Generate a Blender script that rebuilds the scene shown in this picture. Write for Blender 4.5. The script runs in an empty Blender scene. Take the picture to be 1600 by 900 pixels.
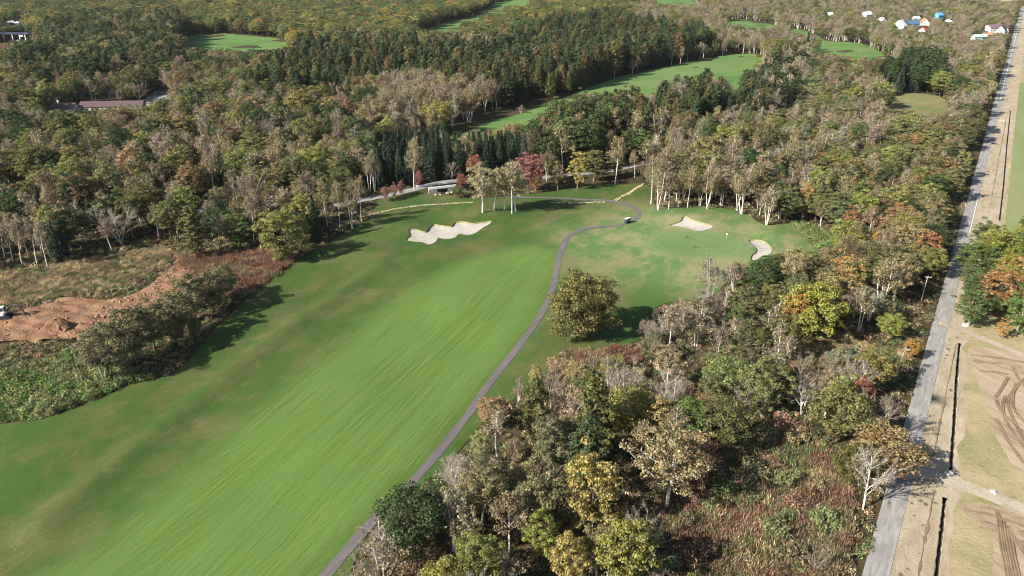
import bpy, bmesh, math, random
import numpy as np
from mathutils import Vector, Matrix
from mathutils.geometry import delaunay_2d_cdt

# ---------------------------------------------------------------- camera, sky, sun, exposure
scene = bpy.context.scene
cam_data = bpy.data.cameras.new('camera')
cam_data.sensor_width = 36.0
cam_data.lens = 27.68
cam_data.clip_start = 1.0
cam_data.clip_end = 20000.0
cam = bpy.data.objects.new('camera', cam_data)
cam.location = (0, 0, 100)
cam.rotation_euler = (math.radians(90 - 23.3), 0, 0)
scene.collection.objects.link(cam)
scene.camera = cam

SUN_EL, SUN_AZ = math.radians(33), math.radians(211)      # azimuth of the sun as an angle from +x
world = bpy.data.worlds.new('World')
scene.world = world
world.use_nodes = True
wn = world.node_tree
wn.nodes.clear()
sky = wn.nodes.new('ShaderNodeTexSky')
sky.sky_type = 'NISHITA'
sky.sun_disc = False
sky.sun_elevation = SUN_EL
sky.sun_rotation = math.pi / 2 - SUN_AZ
sky.air_density = 1.0
sky.dust_density = 1.0
bg = wn.nodes.new('ShaderNodeBackground')
bg.inputs['Strength'].default_value = 0.064
wo = wn.nodes.new('ShaderNodeOutputWorld')
wn.links.new(sky.outputs[0], bg.inputs[0])
wn.links.new(bg.outputs[0], wo.inputs[0])

sun_data = bpy.data.lights.new('sun', 'SUN')
sun_data.energy = 5.0
sun_data.angle = math.radians(0.5)
sun_data.color = (1.0, 0.93, 0.82)
sun = bpy.data.objects.new('sun', sun_data)
sd = Vector((math.cos(SUN_EL) * math.cos(SUN_AZ), math.cos(SUN_EL) * math.sin(SUN_AZ), math.sin(SUN_EL)))
sun.rotation_euler = sd.to_track_quat('Z', 'Y').to_euler()
sun.location = sd * 400
scene.collection.objects.link(sun)

vs = scene.view_settings
vs.view_transform = 'Standard'
vs.look = 'None'
vs.exposure = 1.3
vs.gamma = 1.0
vs.use_curve_mapping = False
scene.cycles.filter_width = 1.0
scene.cycles.max_bounces = 5
scene.cycles.diffuse_bounces = 3
scene.cycles.transparent_max_bounces = 4

rng = np.random.default_rng(20)
random.seed(5)
COL = scene.collection.objects

# ---------------------------------------------------------------- layout, metres (x right, y ahead)
GOLF = [(-106.9, 92.0), (-136.1, 139.3), (-124.6, 150.9), (-117.1, 153.0), (-109.2, 154.6), (-104.2, 159.2), (-99.4, 165.0), (-94.0, 172.1), (-87.7, 175.3), (-85.1, 184.9), (-85.0, 199.3), (-83.3, 216.5), (-81.2, 230.1), (-77.7, 245.8), (-76.1, 258.4), (-70.4, 271.4), (-63.3, 289.3), (-60.3, 296.3), (-54.7, 306.0), (-58.3, 312.0), (-55.7, 330.1), (-42.7, 337.9), (-31.2, 336.9), (-15.3, 329.2), (0.0, 336.9), (8.6, 338.9), (20.2, 344.0), (29.3, 349.2), (43.1, 354.5), (51.7, 352.4), (59.5, 355.6), (63.2, 345.0), (60.8, 323.6), (67.1, 316.3), (82.7, 319.9), (95.4, 312.0), (100.1, 296.3), (112.0, 299.4), (110.4, 276.9), (113.5, 262.2), (110.1, 257.8), (99.4, 259.6), (90.6, 256.5), (75.5, 245.8), (62.0, 224.6), (51.9, 222.2), (43.6, 217.4), (40.2, 204.2), (32.8, 194.1), (22.5, 188.5), (14.8, 190.3), (10.4, 180.7), (3.2, 168.3), (-4.5, 159.0), (-9.3, 148.9), (-13.6, 138.8), (-18.8, 130.6), (-24.1, 122.3), (-27.5, 113.8), (-28.3, 105.8), (-30.3, 92.0)]
FAIRWAY = [(-92.8, 92.0), (-78.9, 105.8), (-71.4, 124.6), (-63.7, 146.4), (-53.6, 174.7), (-40.1, 212.9), (-27.3, 238.6), (-15.6, 255.9), (-2.3, 266.0), (8.1, 268.7), (14.1, 260.9), (13.4, 237.5), (8.9, 217.4), (0.0, 190.3), (-10.0, 163.8), (-18.6, 141.1), (-24.8, 127.5), (-29.8, 118.1), (-34.8, 107.3), (-42.4, 92.0)]
GREEN = [(84.2, 270.0), (82.4, 266.2), (79.4, 263.0), (75.4, 260.6), (70.8, 259.2), (65.9, 258.9), (61.2, 259.7), (57.0, 261.6), (53.6, 264.5), (51.4, 268.0), (50.5, 272.0), (51.2, 276.2), (53.4, 280.0), (56.9, 283.2), (61.4, 285.4), (66.6, 286.4), (71.9, 286.1), (76.7, 284.5), (80.6, 281.7), (83.3, 278.2), (84.5, 274.1)]
BUNKERS = [[(-39.9, 278.5), (-39.0, 283.0), (-39.9, 288.5), (-37.2, 289.5), (-33.3, 287.6), (-32.3, 293.3), (-31.0, 296.3), (-27.8, 295.3), (-23.9, 294.3), (-22.7, 298.8), (-19.2, 299.2), (-15.9, 297.2), (-12.7, 298.2), (-8.6, 299.6), (-8.6, 296.3), (-11.2, 291.4), (-14.1, 284.8), (-17.0, 283.0), (-20.2, 284.8), (-21.7, 280.3), (-25.2, 278.5), (-27.8, 280.3), (-28.5, 275.0), (-30.6, 272.1), (-33.2, 275.0), (-36.3, 275.8)], [(61.6, 293.9), (66.8, 297.8), (68.6, 301.9), (70.3, 302.3), (71.4, 298.2), (74.5, 295.3), (78.3, 292.4), (77.3, 289.5), (73.9, 286.7), (70.7, 286.1), (68.7, 288.5), (66.2, 291.4)], [(88.6, 277.6), (92.3, 278.0), (94.4, 275.0), (94.3, 269.0), (92.5, 262.5), (90.0, 260.1), (87.4, 259.0), (85.1, 257.0), (83.8, 257.8), (85.3, 261.7), (87.3, 264.1), (88.3, 268.2), (88.0, 273.3)]]
PATH = [(-38.3, 92.0), (-35.6, 99.2), (-32.3, 106.2), (-28.4, 115.5), (-24.8, 123.2), (-18.7, 135.9), (-11.8, 154.1), (-4.9, 174.7), (1.8, 192.2), (7.1, 207.6), (10.6, 220.3), (13.5, 234.8), (15.6, 251.7), (17.4, 264.1), (20.5, 276.9), (24.9, 284.1), (31.8, 290.1), (40.7, 293.1), (45.1, 296.3), (49.7, 301.9), (52.2, 308.5), (52.1, 314.6), (49.5, 320.8), (45.3, 324.5), (40.2, 328.2), (27.9, 330.1), (19.6, 332.0), (9.0, 333.0), (-2.8, 333.0)]
ACCESS = [(-305.7, 329.2), (-219.0, 323.6), (-174.4, 316.3), (-132.9, 312.8), (-100.0, 309.4), (-80.1, 314.6), (-63.4, 326.3), (-45.5, 337.9), (-30.3, 350.3), (-12.0, 357.8), (15.3, 365.7), (40.7, 376.3), (61.3, 388.7), (86.0, 408.8), (115.3, 424.7)]
STONES = [[(-58.3, 306.8), (-48.3, 316.3), (-38.0, 320.8), (-27.3, 322.6), (-16.4, 322.6)], [(17.0, 324.5), (27.4, 324.5), (39.9, 325.4)], [(44.8, 327.3), (52.8, 338.9), (60.8, 352.4)]]
DIRT = [(-163.4, 184.9), (-180.3, 208.5), (-150.8, 209.3), (-148.8, 212.4), (-143.9, 217.4), (-139.4, 223.6), (-133.7, 224.1), (-128.7, 222.2), (-119.9, 224.6), (-117.0, 234.3), (-117.1, 244.7), (-116.2, 253.5), (-113.0, 259.6), (-107.1, 262.2), (-103.3, 248.7), (-104.7, 237.5), (-104.7, 229.1), (-105.6, 221.2), (-107.8, 214.7), (-110.4, 209.8), (-114.0, 207.2), (-117.6, 205.0), (-118.4, 200.1), (-123.0, 195.7), (-133.3, 194.9), (-141.7, 194.1)]
KNOT = [(-130.1, 146.4), (-149.6, 174.7), (-133.0, 179.6), (-123.6, 180.7), (-118.9, 187.8), (-111.3, 186.3), (-103.1, 179.6), (-93.2, 174.0), (-87.7, 175.3), (-94.0, 172.1), (-99.4, 165.0), (-104.2, 159.2), (-109.2, 154.6), (-117.1, 153.0)]
REDSCRUB = [[(-120.3, 260.9), (-107.6, 263.4), (-93.1, 268.7), (-79.1, 264.1), (-76.1, 258.4), (-77.7, 245.8), (-81.2, 230.1), (-85.2, 222.2), (-95.7, 229.6), (-106.8, 243.0)]]
BROWNGRASS = [(-178.3, 222.2), (-170.9, 243.0), (-156.9, 248.7), (-146.0, 257.8), (-128.0, 268.7), (-119.7, 262.2), (-119.8, 248.7), (-124.5, 234.8), (-131.6, 228.1), (-146.6, 222.2), (-152.9, 212.9)]
SCRUB = [(21.2, 92.0), (22.7, 108.9), (28.8, 124.6), (36.5, 131.6), (47.5, 143.9), (56.8, 151.9), (65.8, 152.7), (68.9, 141.6), (67.3, 128.5), (63.4, 117.2), (56.7, 105.8), (50.4, 92.0)]
MEADOW = [(77.0, 194.1), (90.0, 198.1), (98.7, 193.0), (107.5, 189.2), (105.5, 183.1), (96.7, 174.7), (86.5, 171.5), (78.0, 174.7), (72.1, 181.4)]
KNOT2 = [(112.0, 299.4), (121.5, 292.4), (130.5, 277.6), (125.0, 264.1), (114.6, 257.8), (113.5, 262.2), (110.4, 276.9)]
FARGRASS = [[(-39.7, 440.2), (-31.7, 456.8), (-12.1, 497.5), (4.2, 518.4), (22.2, 552.8), (48.5, 605.8), (99.6, 698.1), (148.2, 750.6), (214.2, 826.3), (249.7, 836.8), (242.3, 768.3), (188.3, 620.6), (145.8, 522.7), (115.2, 507.8), (83.8, 518.4), (53.7, 509.8), (19.6, 482.0), (-14.5, 443.4)], [(-395.7, 985.8), (-399.0, 1047.4), (-372.0, 1063.9), (-318.5, 1023.4), (-267.1, 964.5), (-225.1, 806.1), (-238.9, 777.4), (-268.0, 791.5), (-320.8, 816.1)], [(-122.9, 985.8), (-113.4, 1107.6), (-94.1, 1217.0), (-63.0, 1362.7), (-41.5, 1546.7), (0.0, 1786.0), (56.3, 2110.1), (168.8, 2110.1), (78.0, 1698.6), (33.8, 1464.5), (-10.2, 1323.2), (-51.1, 1098.6), (-82.2, 957.6)], [(246.5, 1741.2), (318.8, 1990.0), (384.0, 1934.8), (368.3, 1657.9), (334.3, 1449.1), (295.7, 1480.2), (261.2, 1546.7)], [(291.0, 1174.9), (363.9, 1310.5), (379.2, 1195.6), (328.1, 1015.7), (280.5, 1000.5)], [(371.0, 1126.0), (387.8, 1081.0), (370.1, 964.5), (398.0, 944.0), (385.7, 847.6), (344.8, 746.3), (291.9, 694.4), (285.9, 746.3), (317.3, 842.1), (325.0, 957.6)], [(255.8, 552.8), (284.4, 591.7), (310.8, 597.2), (308.9, 565.2), (277.6, 507.8), (244.7, 469.1), (231.6, 478.2)]]
TANFIELD = [(878.8, 1934.8), (928.7, 1786.0), (939.9, 1657.9), (949.7, 1546.7), (1023.7, 1480.2), (1524.1, 2175.6), (1122.3, 2483.1)]
YARD = [[(-260.3, 552.8), (-267.8, 591.7), (-275.0, 626.7), (-266.6, 620.6), (-241.8, 570.3), (-236.5, 545.6)], [(-558.3, 918.0), (-610.3, 1015.7), (-600.1, 1031.3), (-538.2, 918.0)]]
PLOUGH = [[(124.1, 190.3), (129.8, 190.3), (137.2, 186.7), (149.7, 179.6), (121.6, 126.5), (109.6, 129.6), (105.6, 133.7), (107.5, 146.4), (111.2, 156.8), (116.9, 171.5)], [(87.1, 123.6), (90.7, 125.6), (99.0, 122.7), (110.7, 118.1), (100.8, 92.0), (76.6, 92.0), (85.3, 108.9), (89.2, 117.2)]]
SIDETRACK = [(124.0, 206.3), (126.5, 204.2), (130.1, 198.9), (133.5, 192.2), (136.8, 185.9), (143.1, 174.7)]
CROSSTRACK = [(80.2, 134.4), (85.0, 134.8), (89.2, 132.7), (92.8, 129.6), (97.0, 125.6), (102.2, 119.9)]
RUTS = [[(92.5, 119.9), (89.5, 113.8), (87.4, 108.9), (85.6, 105.0)], [(93.3, 119.9), (90.4, 113.8), (86.5, 105.0)], [(93.2, 118.6), (92.5, 113.8), (91.9, 108.9)], [(92.7, 119.9), (93.6, 122.7), (92.6, 124.6)], [(91.8, 114.6), (89.9, 110.5), (87.6, 105.0)], [(94.6, 117.2), (94.9, 115.8), (95.6, 112.1)], [(116.8, 163.8), (115.3, 159.5), (114.8, 154.1), (115.4, 148.9)], [(130.4, 180.3), (128.4, 174.7), (127.1, 168.3)], [(126.0, 174.7), (121.8, 169.9), (117.1, 164.7)], [(126.2, 171.5), (121.7, 165.3), (118.6, 159.5), (117.7, 152.7)], [(132.2, 179.6), (130.3, 180.7)], [(91.2, 124.2), (94.1, 122.7), (97.7, 120.5)], [(87.7, 123.2), (92.2, 121.6), (96.6, 118.6)], [(88.8, 119.9), (91.5, 118.6)], [(87.9, 118.1), (90.5, 117.2)], [(92.4, 117.2), (90.1, 112.1), (86.9, 105.0)], [(95.7, 117.2), (95.1, 113.8), (95.3, 108.9)], [(93.6, 114.6), (92.3, 110.5), (90.7, 105.0)], [(130.9, 174.7), (126.2, 170.8), (119.7, 163.8), (116.4, 156.8), (113.2, 146.4)], [(120.2, 165.9), (115.9, 159.5), (113.3, 152.7), (111.7, 143.9)], [(112.0, 155.4), (109.6, 146.4), (108.2, 138.1)], [(122.7, 186.7), (129.4, 184.9), (135.3, 182.1)], [(121.6, 183.1), (128.6, 182.1)], [(122.2, 184.9), (131.0, 176.3)], [(120.5, 178.0), (126.9, 176.3)]]
NOTREE = [(13.9, 190.3), (26.3, 208.5), (46.2, 226.1), (44.7, 206.3), (35.4, 194.1), (22.1, 184.9)]
RUST2 = [(13.0, 180.7), (14.5, 187.8), (19.1, 190.0), (23.3, 187.8), (27.7, 191.8), (32.1, 189.2), (37.2, 192.2), (34.6, 184.2), (31.0, 181.4), (26.2, 176.0), (20.7, 178.6), (16.3, 174.7)]
RIDGE = [(-88.8, 117.6), (-87.6, 124.6), (-80.6, 146.4), (-72.9, 174.0), (-62.0, 208.5), (-50.5, 238.6), (-44.0, 251.7)]
DITCHES = [[(131.6, 205.9), (133.8, 208.9), (136.0, 212.0)], [(64.7, 90.7), (73.7, 105.8), (80.5, 117.6), (87.7, 130.2)], [(90.9, 134.6), (100.2, 151.4), (111.2, 171.5), (121.7, 190.3), (125.4, 196.9)], [(195.3, 300.2), (226.2, 351.3), (271.7, 427.7), (336.9, 536.2)]]
REG = [
    ('scrub', [(21.2, 92.0), (22.7, 108.9), (28.8, 124.6), (36.5, 131.6), (47.5, 143.9), (56.8, 151.9), (65.8, 152.7), (68.9, 141.6), (67.3, 128.5), (63.4, 117.2), (56.7, 105.8), (50.4, 92.0)]),
    ('redscrub', [(-120.3, 260.9), (-107.6, 263.4), (-93.1, 268.7), (-79.1, 264.1), (-76.1, 258.4), (-77.7, 245.8), (-81.2, 230.1), (-85.2, 222.2), (-95.7, 229.6), (-106.8, 243.0)]),
    ('east', [(146.6, 237.5), (165.1, 264.1), (180.8, 275.5), (202.5, 279.7), (208.8, 260.9), (156.6, 184.9), (143.5, 194.1), (140.8, 203.4), (138.3, 210.6), (135.0, 215.1)]),
    ('spruces', [(-66.9, 373.9), (-64.7, 390.0), (-33.0, 399.2), (0.0, 413.0), (11.5, 396.5), (9.8, 366.8), (-3.0, 358.9), (-29.9, 356.7), (-47.1, 351.3), (-60.9, 345.0)]),
    ('conifers', [(10.5, 358.9), (14.8, 451.7), (27.2, 478.2), (52.1, 493.6), (80.7, 497.5), (75.0, 435.4), (55.8, 396.5), (39.8, 383.6), (24.6, 368.0)]),
    ('birchband', [(-86.6, 440.2), (-93.4, 552.8), (-75.8, 591.7), (-45.0, 560.2), (0.0, 527.1), (0.0, 516.2), (-27.4, 482.0), (-55.8, 472.7), (-72.2, 440.2)]),
    ('larches', [(-180.2, 552.8), (-206.9, 705.8), (-214.4, 777.4), (-149.6, 791.5), (-84.8, 768.3), (-23.6, 746.3), (13.8, 881.4), (64.7, 1039.3), (139.7, 1126.0), (161.3, 985.8), (208.7, 858.6), (210.2, 836.8), (149.8, 759.3), (100.6, 705.8), (48.9, 611.6), (22.5, 560.2), (0.0, 527.1), (-45.4, 565.2), (-76.5, 597.2), (-104.3, 591.7), (-140.6, 545.6)]),
    ('darkleft', [(-409.5, 669.2), (-538.1, 930.8), (-567.4, 1126.0), (-453.9, 1126.0), (-311.6, 791.5), (-271.2, 669.2), (-275.0, 626.7), (-314.9, 605.8), (-347.7, 586.2)]),
    ('midconifers', [(86.9, 485.8), (101.6, 536.2), (133.5, 552.8), (143.6, 522.7), (128.1, 469.1), (97.0, 456.8)]),
    ('midconifers', [(135.5, 478.2), (163.5, 565.2), (202.8, 636.0), (208.5, 591.7), (175.6, 497.5), (149.1, 469.1)]),
    ('darkspruce', [(269.2, 591.7), (301.4, 658.9), (340.7, 717.5), (373.0, 725.5), (350.1, 658.9), (316.5, 597.2), (281.9, 586.2)]),
    ('belt', [(-104.1, 171.5), (-103.1, 179.6), (-100.2, 190.3), (-101.0, 208.5), (-99.0, 222.2), (-92.5, 226.1), (-83.9, 219.3), (-83.3, 216.5), (-85.0, 199.3), (-85.1, 184.9), (-87.7, 175.3), (-94.0, 172.1)]),
    ('leftfront', [(-209.5, 237.5), (-259.4, 304.3), (-210.0, 308.5), (-169.4, 306.0), (-128.2, 300.2), (-96.7, 297.8), (-72.6, 304.3), (-61.1, 297.8), (-63.3, 289.3), (-70.4, 271.4), (-76.1, 258.4), (-87.0, 263.4), (-96.9, 266.0), (-107.6, 263.4), (-120.3, 260.9), (-128.6, 270.0), (-148.1, 262.2), (-158.1, 251.1), (-170.9, 243.0)]),
    ('topleft', [(-935.1, 1000.5), (-2187.7, 2398.5), (364.6, 2398.5), (166.5, 1195.6), (71.6, 1154.9), (15.4, 985.8), (-26.4, 842.1), (-96.6, 881.4), (-163.6, 869.9), (-224.5, 816.1), (-327.3, 1000.5), (-484.0, 1135.5), (-616.0, 1135.5), (-567.2, 930.8)]),
    ('leftwood', [(-307.6, 300.2), (-935.1, 1000.5), (-567.2, 930.8), (-311.6, 791.5), (-178.0, 552.8), (-113.8, 591.7), (-72.2, 440.2), (-61.6, 340.9), (-73.5, 308.5), (-97.4, 300.2), (-156.4, 306.0)]),
    ('golfback', [(12.6, 358.9), (17.9, 435.4), (77.6, 451.7), (64.8, 351.3), (48.0, 358.9), (29.9, 357.8), (20.7, 353.5)]),
    ('rightmix', [(101.3, 300.2), (123.3, 340.9), (152.6, 373.9), (204.3, 413.0), (275.2, 451.7), (237.2, 386.1), (158.9, 260.9), (132.7, 222.2), (112.7, 208.5), (100.7, 232.2), (113.5, 260.9), (110.4, 276.9), (112.0, 299.4)]),
    ('nearwood', [(-32.0, 90.7), (-27.5, 113.8), (-18.8, 130.6), (-9.3, 148.9), (3.2, 168.3), (14.8, 190.3), (32.8, 194.1), (43.6, 217.4), (62.0, 224.6), (75.5, 245.8), (110.1, 257.8), (111.0, 237.5), (124.5, 217.4), (96.5, 165.3), (54.5, 90.7)]),
    ('rightwood', [(58.9, 351.3), (80.7, 497.5), (224.5, 816.1), (335.1, 1000.5), (286.9, 725.5), (335.7, 725.5), (331.8, 591.7), (293.9, 478.2), (266.2, 435.4), (201.2, 406.0), (152.6, 373.9), (123.3, 340.9), (100.1, 296.3), (82.1, 317.2), (60.8, 323.6)]),
    ('topright', [(163.7, 1174.9), (364.6, 2398.5), (1458.5, 2398.5), (1019.4, 1582.1), (318.6, 518.4), (331.8, 591.7), (335.7, 725.5), (286.9, 725.5), (335.1, 1000.5), (211.5, 842.1)])]
EX = [
    ('oak', 'oakolive', 19.6, 198.1, 19, 0.84, 0, 'big round olive oak standing alone beside the dark cart path'),
    ('snag', 'none', 68.2, 123.6, 15.4, 1, 0, 'bone white leafless tree leaning beside the straight road'),
    ('broad', 'rustbrown', 75.5, 132.7, 11.7, 1.45, -1, 'wide orange brown tree overhanging the road above the white leafless tree'),
    ('broad', 'yellowgold', 14.4, 115.9, 16.9, 0.95, -1, 'large golden yellow tree in the near wood'),
    ('broad', 'yellowgold', 9.9, 102.4, 11.7, 0.85, -1, 'golden yellow tree at the lower edge, below the larger golden one'),
    ('broad', 'yellowgreen', 5.3, 108.2, 11.7, 0.75, -1, 'small yellow green tree beside the lower golden tree'),
    ('haze', 'tan', 30.0, 123.7, 18.2, 1.3, 1, 'broad taupe birch with short white trunk beside the red scrub'),
    ('broad', 'green', 37.8, 144.5, 11.7, 1.0, -1, 'low round bright green tree in front of two bare birches'),
    ('dome', 'ygold2', 83.3, 196.2, 16.9, 1.0, -1, 'big yellow green tree with orange flank near the road meadow'),
    ('broad', 'orange', 77.7, 195.4, 14.3, 0.6, -1, 'orange tree against the big yellow green tree'),
    ('broad', 'yellowgreen', 104.8, 195.6, 7.7, 1.05, -1, 'low bright green bush tree by the brown meadow and road'),
    ('broad', 'orange', 105.3, 184.1, 6.1, 0.9, -1, 'small orange tree on the verge by the leaning pole'),
    ('broad', 'red', 79.6, 155.6, 10.4, 0.7, -1, 'small scarlet tree among grey bare trees by the road'),
    ('bare', 'greytwig', 79.5, 145.8, 14.3, 1.0, 2, 'tall grey leafless fan shaped tree next to the scarlet tree'),
    ('bare', 'greytwig', 82.0, 163.5, 12.1, 1.1, 4, 'grey leafless tree at the meadow edge'),
    ('bare', 'greytwig', 76.9, 167.8, 11.0, 1.1, 1, 'pale leafless tree left of the one at the meadow edge'),
    ('bare', 'greytwig', 71.2, 169.4, 11.0, 1, 0, 'thin leafless tree below the orange and green pair'),
    ('bare', 'greytwig', 25.9, 159.1, 14.3, 0.9, 4, 'white leafless fan of branches in the near wood'),
    ('bare', 'greytwig', 35.7, 155.0, 14.3, 1, 3, 'white branching leafless tree above the bright green tree'),
    ('bare', 'greytwig', 9.3, 160.7, 11.0, 0.9, 2, 'pale leafless tree beside the dark path bend in the near wood'),
    ('bare', 'greytwig', -9.2, 124.0, 12.1, 1.1, 4, 'pale leafless fan of branches reaching toward the cart path'),
    ('bare', 'greytwig', -15.2, 117.9, 7.7, 1.0, 2, 'bare twiggy tree overhanging the lower cart path'),
    ('thin', 'taupe', -2.7, 140.9, 12.1, 1.2, 0, 'twiggy half bare birch beside the cart path'),
    ('larch', 'olivegreen', 4.9, 147.2, 16.9, 1.1, -1, 'olive green conifer at the near wood corner by the path'),
    ('larch', 'olivegreen', 17.1, 138.4, 22.1, 1.15, -1, 'tall olive green conifer in the middle of the near wood'),
    ('larch', 'larchgreen', 14.2, 127.1, 19.5, 1.1, -1, 'dark olive conifer behind the large golden tree'),
    ('broad', 'paleyellow', 6.0, 169.3, 6.6, 0.7, -1, 'pale yellow sapling at the wood edge by the path'),
    ('broad', 'paleyellow', 14.9, 172.5, 6.6, 0.6, -1, 'second pale yellow sapling, nearer the round oak'),
    ('thin', 'greytwig', 59.8, 217.9, 16.5, 0.8, 2, 'slender pale birch standing in front of the putting green'),
    ('thin', 'greytwig', 65.2, 218.7, 13.2, 0.8, 0, 'shorter pale birch right of the slender one'),
    ('broad', 'dgreen', 76.2, 222.1, 14.3, 0.9, -1, 'dark green tree in front of the small bunker'),
    ('broad', 'olive', 67.8, 208.3, 10.4, 1.1, -1, 'olive bushy tree below the pale birches'),
    ('broad', 'green2', 62.7, 198.8, 7.7, 1, -1, 'green bushy tree below the olive one'),
    ('birch', 'taupe', 42.6, 188.6, 14.3, 1.0, 3, 'taupe birch right of the oak shadow'),
    ('birch', 'taupe', 50.6, 192.6, 14.3, 1.2, 5, 'wide taupe birch with pale branches right of the oak shadow'),
    ('thin', 'taupe', 65.2, 171.5, 16.5, 0.9, 2, 'pale slender birch left of the orange tree'),
    ('birch', 'tan', 110.9, 215.7, 18.7, 1.0, 6, 'tall birch with white stem left of the road'),
    ('birch', 'tan', 98.2, 200.2, 16.5, 0.9, 5, 'white stemmed birch above the brown meadow'),
    ('broad', 'orange', 103.0, 226.7, 13.0, 0.85, -1, 'orange tree between birches near the road'),
    ('broad', 'orange', 112.5, 237.7, 10.4, 0.7, -1, 'small orange tree above the larger orange one'),
    ('broad', 'orange', 126.0, 254.9, 11.7, 0.8, -1, 'orange tree below the grey bare trees near knotweed'),
    ('broad', 'orange', 141.4, 316.2, 13.0, 0.65, -1, 'bright orange tree above the yellow green pair'),
    ('broad', 'yellowgreen', 136.3, 292.5, 14.3, 1.0, -1, 'yellow green tree below the bright orange one'),
    ('broad', 'rust', 127.2, 281.4, 11.7, 0.7, -1, 'rust red tree left of the yellow green one'),
    ('dome', 'rust2', 145.5, 215.0, 13.0, 1.0, -1, 'rust orange tree east of the road by the gravel track'),
    ('dome', 'green2', 153.0, 242.6, 11.7, 1.0, -1, 'green tree at the road edge east of the straight road'),
    ('dome', 'ygold2', 168.1, 256.2, 11.7, 1.1, -1, 'yellow olive tree behind the rust orange one'),
    ('broad', 'green2', 132.2, 204.8, 10.4, 1.3, -1, 'low spreading green tree over the white gate post'),
    ('broad', 'orange', 136.7, 196.6, 5.5, 0.9, -1, 'small orange tree beside the gravel track'),
    ('broad', 'green', 141.9, 198.4, 13.0, 1.0, -1, 'green tree east of the rust orange one'),
    ('dome', 'yellowolive', -80.0, 259.1, 18.2, 0.95, -1, 'yellow olive round tree at the corner of the fairway and red scrub'),
    ('spruce', 'spruce', -73.1, 277.7, 18.7, 0.9, -1, 'dark spruce beside the yellow olive corner tree'),
    ('larch', 'olivegreen', -111.8, 260.2, 19.5, 1.35, -1, 'olive conifer above the red scrub in the left wood'),
    ('broad', 'olive', -126.5, 275.9, 15.6, 1.0, -1, 'olive tree beside the white leafless tree on the left'),
    ('bare', 'greytwig', -143.8, 272.7, 16.5, 1.1, 3, 'white leafless tree in the left wood above the earth clearing'),
    ('thin', 'tan', -128.0, 327.0, 20.9, 0.8, 0, 'tall white stemmed birch above the olive conifer'),
    ('birch', 'taupe', -167.3, 249.9, 16.5, 0.75, 0, 'white stemmed birch in the clump above the dry grass, left edge'),
    ('birch', 'taupe', -162.9, 251.7, 16.5, 0.75, 1, 'white stemmed birch in the clump above the dry grass, left edge'),
    ('birch', 'taupe', -167.9, 255.9, 16.5, 0.75, 2, 'white stemmed birch in the clump above the dry grass, left edge'),
    ('birch', 'taupe', -157.1, 247.6, 16.5, 0.75, 3, 'white stemmed birch in the clump above the dry grass, left edge'),
    ('birch', 'taupe', -172.3, 253.5, 16.5, 0.75, 4, 'white stemmed birch in the clump above the dry grass, left edge'),
    ('birch', 'taupe', -177.9, 257.8, 16.5, 0.75, 0, 'white stemmed birch in the clump above the dry grass, left edge'),
    ('birch', 'tan', -72.6, 294.7, 18.7, 0.7, 0, 'slender pale birch on the wood edge beside the fairway'),
    ('birch', 'tan', -67.1, 290.8, 18.7, 0.7, 1, 'slender pale birch on the wood edge beside the fairway'),
    ('thin', 'tan', -62.3, 290.8, 18.7, 0.7, 2, 'slender pale birch on the wood edge beside the fairway'),
    ('thin', 'tan', -60.1, 299.4, 18.7, 0.7, 0, 'slender pale birch on the wood edge beside the fairway'),
    ('thin', 'tan', -63.7, 340.9, 18.7, 0.7, 1, 'slender pale birch on the wood edge beside the fairway'),
    ('thin', 'tan', -61.5, 341.9, 18.7, 0.7, 2, 'slender pale birch on the wood edge beside the fairway'),
    ('birch', 'taupe', -96.3, 277.6, 17.6, 0.8, 1, 'pale birch behind the red scrub left of the yellow olive tree'),
    ('broad', 'greyolive', -101.5, 173.4, 14.3, 1.0, -1, 'grey olive bushy tree in the belt between earth clearing and fairway'),
    ('broad', 'greyolive', -97.9, 181.0, 15.6, 1.0, -1, 'grey olive bushy tree in the belt between earth clearing and fairway'),
    ('broad', 'greyolive', -96.0, 188.5, 14.3, 1.0, -1, 'grey olive bushy tree in the belt between earth clearing and fairway'),
    ('broad', 'greyolive', -93.0, 196.5, 14.3, 1.0, -1, 'grey olive bushy tree in the belt between earth clearing and fairway'),
    ('broad', 'greyolive', -93.6, 207.6, 14.3, 1.0, -1, 'grey olive bushy tree in the belt between earth clearing and fairway'),
    ('broad', 'greyolive', -89.5, 214.7, 13.0, 1.0, -1, 'grey olive bushy tree in the belt between earth clearing and fairway'),
    ('broad', 'greyolive', -89.1, 223.2, 10.4, 1.0, -1, 'grey olive bushy tree in the belt between earth clearing and fairway'),
    ('thin', 'greytwig', -102.0, 172.1, 12.1, 1.1, 1, 'half bare tree with white limbs above the green knotweed'),
    ('bare', 'greytwig', -93.9, 208.5, 9.9, 1.2, 1, 'grey twiggy tree in the belt by the fairway'),
    ('bare', 'greytwig', -102.1, 184.9, 9.9, 1.2, 2, 'grey twiggy tree in the belt beside the earth heap'),
    ('haze', 'palebirch', -12.0, 307.7, 21.3, 1.0, 0, 'pale yellowish birch in the clump above the long bunker'),
    ('birch', 'palebirch', -7.4, 310.2, 19.8, 1.0, 5, 'pale yellowish birch in the clump above the long bunker'),
    ('haze', 'palebirch', -3.2, 312.8, 18.1, 1.0, 1, 'pale yellowish birch in the clump above the long bunker'),
    ('birch', 'palebirch', -0.3, 307.7, 22.0, 1.0, 1, 'pale yellowish birch in the clump above the long bunker'),
    ('haze', 'palebirch', 1.6, 312.0, 17.1, 1.0, 2, 'pale yellowish birch in the clump above the long bunker'),
    ('broad', 'pinkred', 7.4, 344.7, 16.9, 1.0, -1, 'pink red maple behind the birch clump'),
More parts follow.
